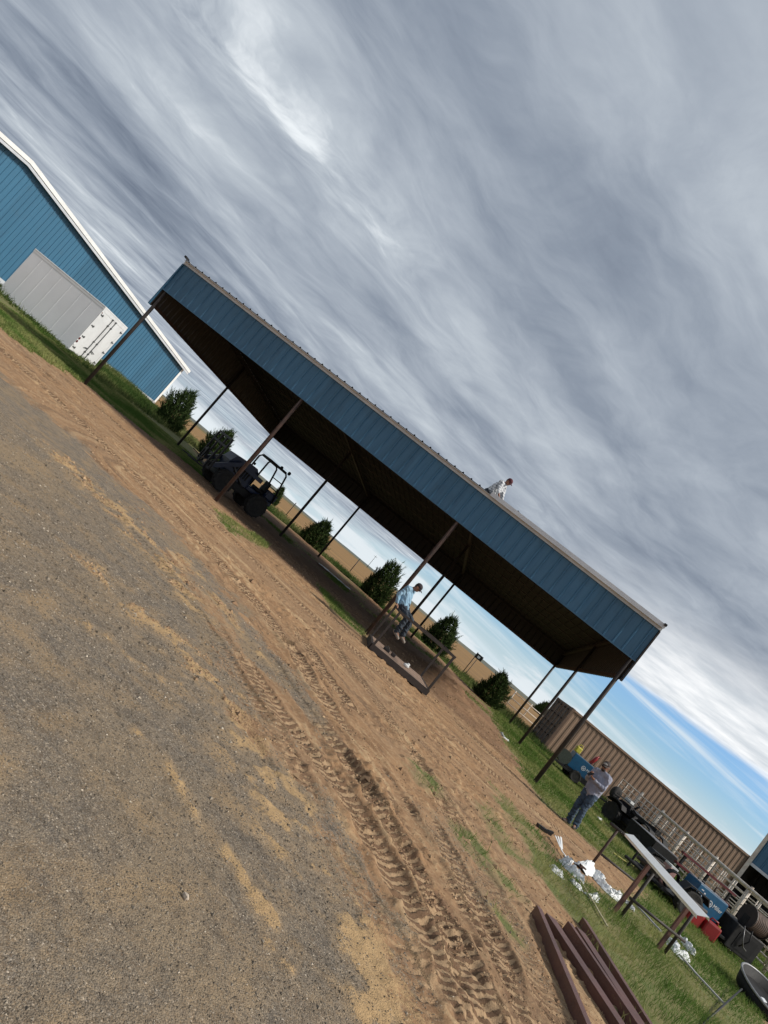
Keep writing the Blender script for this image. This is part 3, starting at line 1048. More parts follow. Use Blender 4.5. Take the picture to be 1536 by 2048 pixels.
def build_grass():
    gm = leaf_mat('grass blades', (0.105, 0.180, 0.040), (0.40, 0.37, 0.155), .3)
    parts, tints = [], []
    # lawn
    X, Y, r = scatter(420000, 1.0, 22, 4, 36, lambda X, Y, r: np.clip(r[2], 0, 1) ** 1.5 * np.clip(20 / np.hypot(X, Y), .35, 1) * (.55 + .45 * (fbm(X * .8, Y * .8, 3, 301) > .42)))
    X2, Y2, r2 = scatter(500000, -16, 1.0, 12, 32, lambda X, Y, r: np.clip(r[2], 0, 1) ** 1.5 * .9)
    X, Y, r = np.concatenate([X, X2]), np.concatenate([Y, Y2]), [np.concatenate([p, q]) for p, q in zip(r, r2)]
    dry = fbm(X * .9, Y * .9, 3, 305)
    n = len(X)
    L = nrg.uniform(.035, .085, n) * (1 + .9 * (fbm(X * .6, Y * .6, 2, 306) > .56)) * (1 + .5 * (Y < 9))
    wd = nrg.uniform(.005, .010, n) * np.clip(np.hypot(X, Y) / 12, .7, 2.4)
    tint = np.clip((dry - .38) * 1.9 + nrg.normal(0, .16, n) + .55 * r[6] , 0, 1)
    a, b = blades(np.stack([X, Y, r[0] - .005], 1), L, wd, nrg.uniform(.2, .9, n), tint)
    me = soup('grass', a, 3, b, gm)
    tag(link('grass', me, gm), 'short green grass with dry straw patches growing over the yard', 'grass', kind='stuff')
    # rank growth along the field edge and under the trailer
    wm = leaf_mat('weed leaves', (0.055, 0.095, 0.026), (0.24, 0.245, 0.095), .3)

    def dens(X, Y, r):
        sx, sy = to_shed(X, Y)
        a = np_ss(15.6, 16.6, sy) * (1 - np_ss(21.5, 23, sy))
        b = np_ss(-3, -4.5, sx) * np_ss(4, 6, sy) * (1 - np_ss(24, 30, sy))
        return np.clip(r[2] * np.maximum(a, b) * (.35 + .65 * (fbm(X * .5, Y * .5, 3, 311) > .45)), 0, 1)
    X, Y, r = scatter(300000, -34, 20, 24, 58, dens)
    n = len(X)
    hgt = fbm(X * .45, Y * .45, 3, 312)
    L = nrg.uniform(.14, .42, n) * (.5 + 1.8 * np.clip(hgt - .3, 0, .6))
    wd = nrg.uniform(.016, .036, n)
    tint = np.clip((fbm(X * .35, Y * .35, 3, 313) - .40) * 2.2 + nrg.normal(0, .16, n), 0, 1)
    a, b = blades(np.stack([X, Y, r[0] - .01], 1), L, wd, nrg.uniform(.15, .7, n), tint)
    me = soup('weeds', a, 3, b, wm)
    tag(link('weeds', me, wm), 'rank green weeds along the field edge and under the trailer', 'weeds', kind='stuff')


def build_pebbles():
    """loose stones of the gravel near the camera, and clods of earth"""
    def stones(name, X, Y, Z, S, tint, m, label, cat):
        n = len(X)
        base = np.array([[1, 0, 0], [-.5, .87, 0], [-.5, -.87, 0], [0, 0, .75], [0, 0, -.6]])
        fs = [(0, 1, 3), (1, 2, 3), (2, 0, 3)]
        th = nrg.uniform(0, 2 * np.pi, n)
        sc = np.stack([S * nrg.uniform(.7, 1.3, n), S * nrg.uniform(.7, 1.3, n), S * nrg.uniform(.6, 1.1, n)], 1)
        q = base[None] * sc[:, None, :] * nrg.uniform(.75, 1.25, (n, 5, 1))
        x = q[..., 0] * np.cos(th)[:, None] - q[..., 1] * np.sin(th)[:, None]
        y = q[..., 0] * np.sin(th)[:, None] + q[..., 1] * np.cos(th)[:, None]
        q = np.stack([x + X[:, None], y + Y[:, None], q[..., 2] + Z[:, None]], -1)
        V = np.concatenate([q[:, list(f)] for f in fs])
        me = soup(name, V, 3, np.tile(tint, 3), m)
        tag(link(name, me, m), label, cat, kind='stuff')
    pm = leaf_mat('loose stones', (0.120, 0.096, 0.072), (0.55, 0.47, 0.37), .0)
    n = 420000
    r = np.exp(nrg.uniform(math.log(1.6), math.log(11), n))
    a = np.radians(nrg.uniform(-46, 49, n))
    X, Y = r * np.sin(a), r * np.cos(a)
    res = land_at(X, Y)
    k = nrg.uniform(0, 1, n) < np.clip(res[1], 0, 1) ** 2 * (1 - .72 * res[3]) * .62
    X, Y, r = X[k], Y[k], r[k]
    n = len(X)
    S = np.exp(nrg.normal(math.log(.0032), .42, n)) * np.clip(r / 3.2, .8, 2.0)
    tint = np.clip(nrg.beta(1.6, 5.5, n) + (nrg.uniform(0, 1, n) < .012) * .9, 0, 1)
    stones('gravel_stones', X, Y, res[0][k] + S * .15, S, tint, pm, 'small grey gravel stones scattered over the yard surface', 'gravel')
    cm = leaf_mat('earth clods', (0.215, 0.130, 0.078), (0.46, 0.32, 0.195), .0)
    n = 320000
    r = np.exp(nrg.uniform(math.log(5.5), math.log(26), n))
    a = np.radians(nrg.uniform(-44, 46, n))
    X, Y = r * np.sin(a), r * np.cos(a)
    res = land_at(X, Y)
    k = nrg.uniform(0, 1, n) < np.clip(np.maximum((1 - res[1]) * (1 - res[2]) * (.14 + .9 * res[4]) * .6, .5 * (res[3] > .55) * (1 - res[2])), 0, 1) * (fbm(X * 1.3, Y * 1.3, 2, 333) > .4)
    X, Y, r = X[k], Y[k], r[k]
    n = len(X)
    S = np.exp(nrg.normal(math.log(.009), .5, n)) * np.clip(r / 8, .7, 1.4)
    stones('earth_clods', X, Y, res[0][k] + S * .1, S, nrg.beta(2, 2.4, n), cm, 'crumbled brown clods of earth along the wheel tracks', 'earth')


build_ground()
build_grass()
build_pebbles()


def ground_z(x, y):
    return float(land_at(np.array([float(x)]), np.array([float(y)]))[0][0])


# far tree line and low hills on the horizon
def build_hills():
    xs = np.linspace(-5200, 5200, 260)
    mb = MB()
    ht = 5 + 12 * fbm(xs / 420 + 7, xs * 0, 4, 400) + 16 * np_ss(300, 2200, xs) * fbm(xs / 300, xs * 0 + 4, 3, 404)
    rows = [(2600, -6, 0), (2700, 0.4, 1), (2850, 0.8, 1), (3100, 1.0, 1), (3600, .6, 1), (4200, -.3, 1)]
    vs = []
    for yy, k, u in rows:
        for x, h in zip(xs, ht):
            vs.append((x, yy, h * k if u else k))
    n = len(xs)
    fs = [(r * n + i, r * n + i + 1, (r + 1) * n + i + 1, (r + 1) * n + i) for r in range(len(rows) - 1) for i in range(n - 1)]
    mb.add(vs, fs)
    o = mb.build('hills', mat('far hills', (0.085, 0.098, 0.085), (0.13, 0.125, 0.085), .95, 0, .002), None, True)
    tag(o, kind='structure')


build_hills()

# ------------------------------------------------------------------ ribbed steel sheets
def corr_mesh(name, width, z0, zl, zr, ribs, mo, mi, rib=.034, rw=.024, th=.004):
    """ribbed sheet in the xz plane, ribs towards -y; outer face mo, inner face mi"""
    xs, ys = [0.0], [0.0]
    step = width / ribs
    for i in range(ribs):
        c = (i + .5) * step
        for dx, dy in ((-rw * 1.5, 0), (-rw * .6, -rib), (rw * .6, -rib), (rw * 1.5, 0)):
            xs.append(c + dx)
            ys.append(dy)
    xs.append(width)
    ys.append(0.0)
    n = len(xs)
    V, Fc, mi_idx = [], [], []
    for off in (0.0, th):
        for z in (0, 1):
            for x, y in zip(xs, ys):
                zz = z0 if z == 0 else zl + (zr - zl) * x / width
                V.append((x, y + off, zz))
    for i in range(n - 1):
        Fc.append((i, i + 1, n + i + 1, n + i))
        mi_idx.append(0)
        Fc.append((2 * n + i + 1, 2 * n + i, 3 * n + i, 3 * n + i + 1))
        mi_idx.append(1)
        Fc.append((i + 1, i, 2 * n + i, 2 * n + i + 1))
        mi_idx.append(0)
        Fc.append((n + i, n + i + 1, 3 * n + i + 1, 3 * n + i))
        mi_idx.append(0)
    Fc.append((0, n, 3 * n, 2 * n))
    Fc.append((n - 1, 3 * n - 1, 4 * n - 1, 2 * n - 1))
    mi_idx += [0, 0]
    me = bpy.data.meshes.new(name)
    me.from_pydata(V, [], Fc)
    me.materials.append(mo)
    me.materials.append(mi)
    me.polygons.foreach_set('material_index', mi_idx)
    me.update()
    return me


# ------------------------------------------------------------------ the open pole shed
SL, SD, SM, ZB, ZF, ZT = 18.30, 14.52, 7.35, 3.60, 4.25, 5.44
BAY = SL / 3


def roof_z(y):
    return 5.36 - (5.36 - 4.42) * y / SD


def build_shed():
    ox, oy = from_shed(0, 0)
    t = thing('pole_shed', 'long open sided pole shed with blue metal fascia and rusty pipe posts', 'shed', (ox, oy, 0), -YAW)

    def lz(x, y):
        X, Y = from_shed(x, y)
        return ground_z(X, Y)
    for i in range(4):
        for j, y in enumerate((0.0, SM, SD)):
            x = i * BAY
            yy = y + (.09 if j == 0 else -.09 if j == 2 else 0)
            xx = x + (.09 if i == 0 else -.09 if i == 3 else 0)
            mb = MB().tube([(xx, yy, lz(x, y) - .15), (xx, yy, roof_z(yy) - .16)], .060 if j == 0 else .055, 12)
            p = mb.build('post', M_RUST if (j == 0 and i in (1, 2)) else M_RUST_D, t, True)
            MB().box(xx - .08, xx + .08, yy - .08, yy + .08, roof_z(yy) - .20, roof_z(yy) - .165).build('cap_plate', M_RUST_D, p)
    # rafters, purlins, girts
    for i in range(4):
        x = i * BAY + (.09 if i == 0 else -.09 if i == 3 else 0)
        mb = MB()
        mb.bar((x, .02, roof_z(0) - .05), (x, SD - .02, roof_z(SD) - .05), .12, .014)
        mb.bar((x, .02, roof_z(0) - .155), (x, SD - .02, roof_z(SD) - .155), .12, .014)
        mb.bar((x, .02, roof_z(0) - .1), (x, SD - .02, roof_z(SD) - .1), .012, .092)
        mb.build('rafter', M_RUST_D, t)
    for k in range(11):
        y = .15 + (SD - .30) * k / 10
        z = roof_z(y) - .02
        MB().bar((.03, y, z), (SL - .03, y, z), .06, .035).build('purlin', M_RUST_D, t)
    for y, z in ((.06, ZF + .05), (.06, ZF + .62), (SD - .06, ZB + .05)):
        MB().bar((.02, y, z), (SL - .02, y, z), .05, .10).build('girt', M_RUST, t)
    for x in (.06, SL - .06):
        MB().bar((x, .10, ZB + .05), (x, SD - .1, ZB + .05), .05, .11).build('girt', M_RUST, t)
    # blue sheets
    w = SL / 20
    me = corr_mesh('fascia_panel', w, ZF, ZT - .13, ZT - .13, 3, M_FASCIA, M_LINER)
    for i in range(20):
        link('fascia_panel', me, None, t, (i * w, 0, 0))
    wb = SL / 20
    meb = corr_mesh('rear_panel', wb, ZB, roof_z(SD) + .055, roof_z(SD) + .055, 3, M_FASCIA, M_LINER_SHADE)
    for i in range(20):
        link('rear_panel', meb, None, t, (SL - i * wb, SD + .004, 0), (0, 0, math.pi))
    ws = SD / 16
    for i in range(16):
        y0, y1 = i * ws, (i + 1) * ws
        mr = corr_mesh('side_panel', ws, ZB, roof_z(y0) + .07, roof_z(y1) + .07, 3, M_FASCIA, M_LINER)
        link('side_panel', mr, None, t, (SL + .004, y0, 0), (0, 0, math.pi / 2))
        ml = corr_mesh('side_panel', ws, ZB, roof_z(y1) + .07, roof_z(y0) + .07, 3, M_FASCIA, M_LINER)
        link('side_panel', ml, None, t, (-.004, y1, 0), (0, 0, -math.pi / 2))
    # roof sheets, rib ends stick up over the eave
    ln = SD + .32
    rm = corr_mesh('roof_panel', w, 0, ln, ln, 3, M_ROOF, mat('shaded roof underside', (.010, .009, .008), (.007, .006, .006), .8, 0, 2), rib=.034)  # underside near black: the shade beneath the roof is painted into it
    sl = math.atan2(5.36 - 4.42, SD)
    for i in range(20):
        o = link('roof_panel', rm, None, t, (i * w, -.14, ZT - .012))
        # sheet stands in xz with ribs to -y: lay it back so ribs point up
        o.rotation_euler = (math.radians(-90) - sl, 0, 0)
        o.scale = (1, 1, 1)
    for y0, y1 in ((SD - .03, SD + .05),):
        MB().box(-.02, SL + .02, y0, y1, roof_z(SD) + .03, roof_z(SD) + .125).build('eave_closure', M_RUST_D, t)
    # trim
    MB().box(-.03, SL + .03, -.052, -.036, ZT - .135, ZT - .035).box(-.03, SL + .03, -.16, -.0525, ZT - .047, ZT - .036).build('eave_trim', M_TRIM, t)
    MB().box(12.45, SL + .05, -.175, -.162, ZT - .06, ZT + .065).box(12.45, SL + .05, -.161, .16, ZT + .045, ZT + .062).build('ridge_cap', M_TRIM, t)
    MB().box(-.012, SL + .012, -.046, -.034, ZF - .03, ZF + .01).build('fascia_sill', M_FASCIA, t)
    for x in (-.055, SL + .012):
        mb = MB().box(x, x + .043, -.060, .09, ZB - .02, ZT - .16)
        mb.build('corner_trim', M_RUST_D if x > 1 else M_FASCIA, t)
    for x in (-.06, SL - .02):
        MB().box(x, x + .08, -.22, .0, ZT + .02, ZT + .085).build('rib_end', M_BLACKM, t)
    for x0, z0, x1, z1 in ((-.05, 0, -.036, 0), (SL + .036, 0, SL + .05, 0)):
        mb = MB()
        mb.add([(x0, -.03, ZT - .16), (x1, -.03, ZT - .16), (x1, SD, roof_z(SD) - .13), (x0, SD, roof_z(SD) - .13),
                (x0, -.03, ZT + .03), (x1, -.03, ZT + .03), (x1, SD, roof_z(SD) + .10), (x0, SD, roof_z(SD) + .10)],
               [(0, 1, 2, 3), (4, 5, 6, 7), (0, 1, 5, 4), (1, 2, 6, 5), (2, 3, 7, 6), (3, 0, 4, 7)])
        mb.build('rake_trim', M_TRIM, t)
    return t


SHED = build_shed()


# ------------------------------------------------------------------ blue gable barn at the left
def build_barn():
    E0 = A(303, 811, 52)
    E1 = A(367.5, 738, 52)
    Rg = A(56, 318, 33.6)
    ex, ey = E0.x, E0.y
    d = Vector((Rg.x - ex, Rg.y - ey))
    half = d.length
    ang = math.atan2(-d.y, -d.x)                  # local +x runs from the far left corner to the right corner
    base = ground_z(ex, ey) - .25
    t = thing('blue_barn', 'big blue metal gable barn with white trim behind the white trailer', 'barn', (ex, ey, 0), ang)
    ze, zr = E1.z, Rg.z - .18
    W = 2 * half
    n = int(W / .914)
    pw = W / n
    # only the half near the photograph shows; the other half repeats it
    for i in range(n):
        x0 = -W + i * pw
        x1 = x0 + pw

        def top(x):
            return ze + (zr - ze) * (1 - abs(x + half) / half)
        me = corr_mesh('wall_panel', pw, base, top(x0), top(x1), 3, M_BARN, M_LINER)
        link('wall_panel', me, None, t, (x0, 0, 0))
    # return wall to the right and the far walls
    BD = 26.0
    m = int(BD / .914)
    pd = BD / m
    me = corr_mesh('wall_panel', pd, base, ze, ze, 3, M_BARN, M_LINER)
    for i in range(m):
        link('wall_panel', me, None, t, (.004, i * pd, 0), (0, 0, math.pi / 2))
        link('wall_panel', me, None, t, (-W - .004, (i + 1) * pd, 0), (0, 0, -math.pi / 2))
    MB().box(-W, 0, BD, BD + .05, base, ze).build('rear_wall', M_BARN, t)
    # roof slopes with thickness
    for sgn in (0, 1):
        xa, xb = (.35, -half) if sgn == 0 else (-W - .35, -half)
        za = ze + .12 - .35 * (zr - ze) / half
        zb2 = zr + .12
        mb = MB()
        mb.add([(xa, -.30, za), (xb, -.30, zb2), (xb, BD + .3, zb2), (xa, BD + .3, za),
                (xa, -.30, za + .06), (xb, -.30, zb2 + .06), (xb, BD + .3, zb2 + .06), (xa, BD + .3, za + .06)],
               [(0, 1, 2, 3), (4, 5, 6, 7), (0, 1, 5, 4), (1, 2, 6, 5), (2, 3, 7, 6), (3, 0, 4, 7)])
        mb.build('roof_slope', M_WHITE, t)
        for off, hh, y0, mt in ((.0, .20, -.335, M_WHITE), (-.16, .14, -.30, M_TRIM)):
            mb = MB()
            mb.add([(xa, y0, za - .06 + off), (xb, y0, zb2 - .06 + off), (xb, y0 + .03, zb2 - .06 + off), (xa, y0 + .03, za - .06 + off),
                    (xa, y0, za - .06 + off + hh), (xb, y0, zb2 - .06 + off + hh), (xb, y0 + .03, zb2 - .06 + off + hh), (xa, y0 + .03, za - .06 + off + hh)],
                   [(0, 1, 2, 3), (4, 5, 6, 7), (0, 1, 5, 4), (1, 2, 6, 5), (2, 3, 7, 6), (3, 0, 4, 7)])
            mb.build('rake_trim', mt, t)
    MB().box(-.16, .05, -.05, -.032, base, ze).box(.034, .055, -.031, .14, base, ze).build('corner_trim', M_WHITE, t)
    MB().box(-W, 0, -.05, -.033, base, base + .45).build('base_trim', M_TRIM, t)
    # a wall lamp on a bracket
    lp = A(6, 520, 36)
    return t


build_barn()


# ------------------------------------------------------------------ white box trailer
def build_trailer():
    c = A(135, 698, 31)
    tp = A(208, 615, 31)
    g = ground_z(c.x, c.y)
    rz = math.atan2(.10, -.995) + math.pi          # local -x runs forward along the side, +y runs across the doors
    t = thing('box_trailer', 'white box trailer parked in weeds beside the blue barn', 'trailer', (c.x, c.y, 0), rz)
    L, Wd = 4.25, 2.45
    z0, z1 = c.z + .02, tp.z + .02
    side = MB().box(-L, 0, 0, .05, z0, z1, .018).build('side_wall', M_TRAILER, t)
    MB().box(-L, 0, Wd - .05, Wd, z0, z1, .018).build('side_wall', M_TRAILER, t)
    MB().box(-L - .01, -L + .04, .051, Wd - .051, z0, z1).build('front_wall', M_TRAILER, t)
    MB().box(-L - .02, .03, -.012, Wd + .012, z1 + .002, z1 + .07, .015).build('roof', M_TRAILD, t)
    MB().box(-L, .02, -.010, -.0005, z1 - .09, z1 - .002).build('top_rail', M_TRAILD, t)
    MB().box(-L, .02, -.012, -.0005, z0 - .05, z0 + .06).build('bottom_rail', M_TRAILER, t)
    MB().box(-L + .1, -.02, .1, Wd - .1, z0 - .12, z0 - .055).build('floor', M_BLACKM, t)
    for y in (.55, Wd - .65):
        MB().box(-L + .05, .0, y, y + .10, z0 - .30, z0 - .121).build('chassis_rail', M_BLACKM, t)
    MB().box(-.02, .05, .0, Wd, z0 - .14, z0 + .03).build('rear_sill', M_STEELG, t)
    # rear frame, doors and their ironwork
    MB().box(.0, .035, .0, .14, z0 + .032, z1).box(.0, .035, Wd - .14, Wd, z0 + .032, z1).box(.0, .035, .141, Wd - .141, z1 - .16, z1).build('door_frame', M_TRAILD, t)
    for y0, y1 in ((.145, Wd / 2 - .005), (Wd / 2 + .005, Wd - .145)):
        d = MB().box(.0, .028, y0, y1, z0 + .035, z1 - .165, .006).build('rear_door', M_TRAILD, t)
        ro = y1 - .16 if y0 < 1 else y0 + .16
        MB().tube([(.06, ro, z0 - .02), (.06, ro, z1 - .12)], .016, 8).build('lock_rod', M_STEELG, d)
        for zz in (z0 + .03, z0 + .35, z0 + .95, z1 - .5, z1 - .15):
            MB().box(.029, .075, ro - .05, ro + .05, zz - .025, zz + .025).build('rod_bracket', M_STEELG, d)
        MB().bar((.07, ro, z0 + .55), (.085, ro + (.3 if y0 < 1 else -.3) * -1, z0 + .50), .02, .035).build('lever', M_STEELG, d)
        hy = y0 if y0 < 1 else y1
        for k in range(4):
            zz = z0 + .22 + k * (z1 - z0 - .55) / 3
            MB().box(.036, .055, hy - .07, hy + .16 if y0 < 1 else hy + .07, zz - .022, zz + .022).box(.030, .054, hy + .10 if y0 < 1 else hy - .12, hy + .15 if y0 < 1 else hy - .07, zz - .05, zz + .05).build('hinge', M_STEELG, d)
    for k, (zz, mt) in enumerate(((z0 + .33, M_TRAILD), (z0 + .50, M_TAIL), (z0 + .67, M_TAIL))):
        MB().lathe([(.062, .036), (.062, .05), (.045, .056)], 16, 'X', (0, .07, zz)).build('tail_lamp', mt, t)
    MB().lathe([(.03, .036), (.03, .05)], 12, 'X', (0, .07, z1 - .25)).build('marker_lamp', M_TAIL, t)
    for k in range(1, 7):
        x = -k * L / 7
        MB().box(x - .012, x + .012, -.005, -.0005, z0 + .062, z1 - .092).build('seam_strip', M_TRAILER, t)
    for k in range(9):
        x = -.35 - k * .45
        MB().box(x - .03, x + .03, -.018, -.0125, z0 - .04, z0 - .005).build('side_marker', M_BLACK, t)
    for x in (-.75, -1.75):
        for y in (.0, Wd - .24):
            w = MB().lathe([(.20, y), (.34, y + .02), (.36, y + .12), (.34, y + .22), (.20, y + .24)], 24, 'Y', (x, 0, z0 - .22)).build('wheel', M_RUBBER, t, True)
    MB().box(-L - .35, -L - .012, .8, 1.6, z1 - .9, z1 - .25, .04).build('cooling_unit', M_TRAILER, t)


build_trailer()


# ------------------------------------------------------------------ steel container
def build_container():
    a = A(1084, 1496, 36.05)
    x0, y0 = a.x, a.y
    g = ground_z(x0, y0) - .05
    rz = math.atan2(.45, 12.0)
    t = thing('shipping_container', 'long tan corrugated steel shipping container behind the standing man', 'container', (x0, y0, g), rz)
    L, W, H = 12.19, 2.44, 2.62
    # corner posts and rails
    for x in (0, L - .16):
        for y in (0, W - .16):
            MB().box(x, x + .16, y, y + .16, 0.181, H - .181).build('corner_post', M_TAND, t)
            for z in (0, H - .18):
                p = MB().box(x - .004, x + .17, y - .004, y + .17, z, z + .18, .01)
                p.build('corner_casting', M_TAND, t)
    for y in (.02, W - .10):
        MB().box(.17, L - .17, y, y + .08, H - .11, H - .01).build('top_rail', M_TAN, t)
        MB().box(.17, L - .17, y, y + .10, .02, .17).build('bottom_rail', M_TAN, t)
    # trapezoid corrugations of the long walls
    step = .278
    n = int((L - .34) / step)
    for y, sg in ((.06, 1), (W - .06, -1)):
        for i in range(n):
            x = .165 + i * (L - .33) / n
            w = (L - .33) / n
            pr = [(0, 0), (.36 * w, 0), (.50 * w, .020), (.86 * w, .020), (w, 0)]
            vs = [(x + px, y + sg * py, z) for z in (.171, H - .111) for px, py in pr] + [(x + px, y + sg * (py + .004), z) for z in (.171, H - .111) for px, py in pr]
            fs = [(k, k + 1, 5 + k + 1, 5 + k) for k in range(4)] + [(10 + k, 15 + k, 15 + k + 1, 10 + k + 1) for k in range(4)]
            MB().add(vs, fs).build('corrugation', M_TAN, t)
    MB().box(.17, L - .17, .12, W - .12, H - .05, H - .012).build('roof', M_TAN, t)
    MB().box(L - .09, L - .05, .17, W - .17, .18, H - .18).build('end_wall', M_TAN, t)
    MB().box(.17, L - .17, .13, W - .13, .10, .15).build('floor', M_BLACKM, t)
    # door end
    MB().box(.02, .14, .17, W - .17, H - .14, H - .01).box(.02, .14, .17, W - .17, .02, .16).build('door_frame', M_TAND, t)
    for y0d, y1d in ((.17, W / 2 - .01), (W / 2 + .01, W - .17)):
        d = MB().box(.03, .08, y0d, y1d, .17, H - .15)
        for k in range(4):
            zc = .42 + k * .55
            d.box(.012, .0295, y0d + .1, y1d - .1, zc, zc + .30)
        d = d.build('container_door', M_TAND, t)
        for q in (.28, .72):
            y = y0d + (y1d - y0d) * q
            MB().tube([(-.03, y, .08), (-.03, y, H - .06)], .022, 8).build('lock_rod', M_STEELG, d)
            for z in (.2, .75, 1.3, 1.85, H - .2):
                MB().box(-.055, .029, y - .05, y + .05, z - .03, z + .03).build('rod_keeper', M_RUST_D, d)
            MB().bar((-.05, y, 1.02), (-.06, y + .36, 1.0), .02, .04).build('handle', M_RUST_D, d)
        for z in (.35, .95, 1.6, 2.2):
            yy = y0d if y0d < 1 else y1d
            MB().box(-.004, .0295, yy - .06, yy + .06, z - .06, z + .06).build('hinge', M_RUST_D, d)


build_container()


# ------------------------------------------------------------------ second blue building at the right edge
def build_right_barn():
    c = A(1500, 1720, 29.0)
    x0, y0 = c.x, c.y
    t = thing('blue_building', 'blue metal building with open dark bay at the right picture edge', 'building', (x0, y0, 0), math.radians(-40))
    g = ground_z(x0, y0) - .2
    zt, zm = 6.0, c.z - .05
    W, D = 9.15, 7.3
    n = 10
    me = corr_mesh('wall_panel', W / n, zm, zt, zt, 3, M_FASCIA, M_LINER)
    for i in range(n):
        link('wall_panel', me, None, t, (i * W / n, 0, 0))
    n2 = 8
    mdark = mat('dark liner steel', (0.060, 0.058, 0.060), (0.045, 0.044, 0.046), .5, 0, 2)
    me2 = corr_mesh('liner_panel', W / n, g, zt, zt, 3, mdark, M_FASCIA)
    for i in range(n):
        link('liner_panel', me2, None, t, (i * W / n, D, 0))
    me3 = corr_mesh('side_panel', D / n2, g, zt, zt, 3, M_FASCIA, mdark)
    for i in range(n2):
        link('side_panel', me3, None, t, (W + .004, i * D / n2, 0), (0, 0, math.pi / 2))
    me4 = corr_mesh('side_panel', D / n2, g, zt, zt, 3, M_FASCIA, mdark)
    for i in range(n2):
        link('side_panel', me4, None, t, (-.004, (i + 1) * D / n2, 0), (0, 0, -math.pi / 2))
    MB().box(-.2, W + .2, -.25, D + .2, zt + .01, zt + .10).build('roof', M_ROOF, t)
    MB().box(-.06, .09, -.06, -.036, g, zt).build('corner_trim', M_PIPE, t)
    MB().box(.10, W, -.06, -.036, zm - .10, zm + .02).build('header_trim', M_TRIM, t)
    for x in (W * .5, W - .1):
        MB().tube([(x, .1, g), (x, .1, zm)], .07, 10).build('post', M_RUST_D, t, True)


build_right_barn()


# ------------------------------------------------------------------ livestock panels
def build_fences():
    def panel(x0, y0, x1, y1, label, group):
        d = Vector((x1 - x0, y1 - y0))
        W = d.length
        g = ground_z((x0 + x1) / 2, (y0 + y1) / 2)
        t = thing('livestock_panel', label, 'fence panel', (x0, y0, g), math.atan2(d.y, d.x), group)
        a, b = .07, W - .07
        zs = [.20, .40, .60, .80, 1.02, 1.26, 1.48]
        for k, z in enumerate(zs):
            r = .028 if k in (0, len(zs) - 1) else .021
            MB().tube([(a, 0, z), (b, 0, z)], r, 6).build('rail', M_PIPE, t, True)
        for x in (a, W * .34, W * .66, b):
            MB().tube([(x, -.03, .2 - .03), (x, -.03, 1.51)], .021, 6).build('upright', M_PIPE, t, True)
        return t
    pts = []
    ys = [34.2, 31.8, 29.4, 27.0, 24.6, 22.2, 19.8, 17.4]
    xs = [17.05 - (34.2 - y) * .062 for y in ys]
    words = ['farthest', 'second', 'third', 'fourth', 'fifth', 'sixth', 'nearest']
    for i in range(7):
        panel(xs[i], ys[i], xs[i + 1], ys[i + 1], f'cream pipe livestock panel, {words[i]} of the front row from the standing man' if i else 'cream pipe livestock panel right behind the standing man', 'front row of livestock panels')
    for i in range(6):
        panel(xs[i] + 2.3, ys[i] + .2, xs[i + 1] + 2.3, ys[i + 1] + .2, f'cream pipe livestock panel of the rear row, {["farthest from", "second from farthest to", "third from farthest to", "fourth from farthest to", "second nearest to", "nearest to"][i]} the viewer', 'rear row of livestock panels')
    for i, (x, y) in enumerate(zip(xs, ys)):
        if i in (0, 7):
            continue
        g = ground_z(x, y)
        o = MB().tube([(x + .03, y, g - .2), (x + .03, y, g + 1.60)], .055, 10).tube([(x + .03, y, g + 1.60), (x + .03, y, g + 1.64)], .045, 10)
        o = o.build('fence_post', M_PIPE, None, True)
        tag(o, f'cream pipe post between the {["", "first and second", "second and third", "third and fourth", "fourth and fifth", "fifth and sixth", "last two"][i]} front row livestock panels', 'post', 'posts of the front panel row')
    g = ground_z(16.5, 25)
    o = MB().tube([(xs[2] - .02, ys[2], g + 1.58), (xs[7] - .02, ys[7], ground_z(xs[7], ys[7]) + 1.58)], .05, 10).build('top_pipe', M_PIPE, None, True)
    tag(o, 'long cream pipe running along the tops of the livestock panels', 'pipe')


build_fences()

# ------------------------------------------------------------------ junipers
M_JUN = leaf_mat('juniper needles', (0.016, 0.034, 0.014), (0.105, 0.150, 0.050), .15)


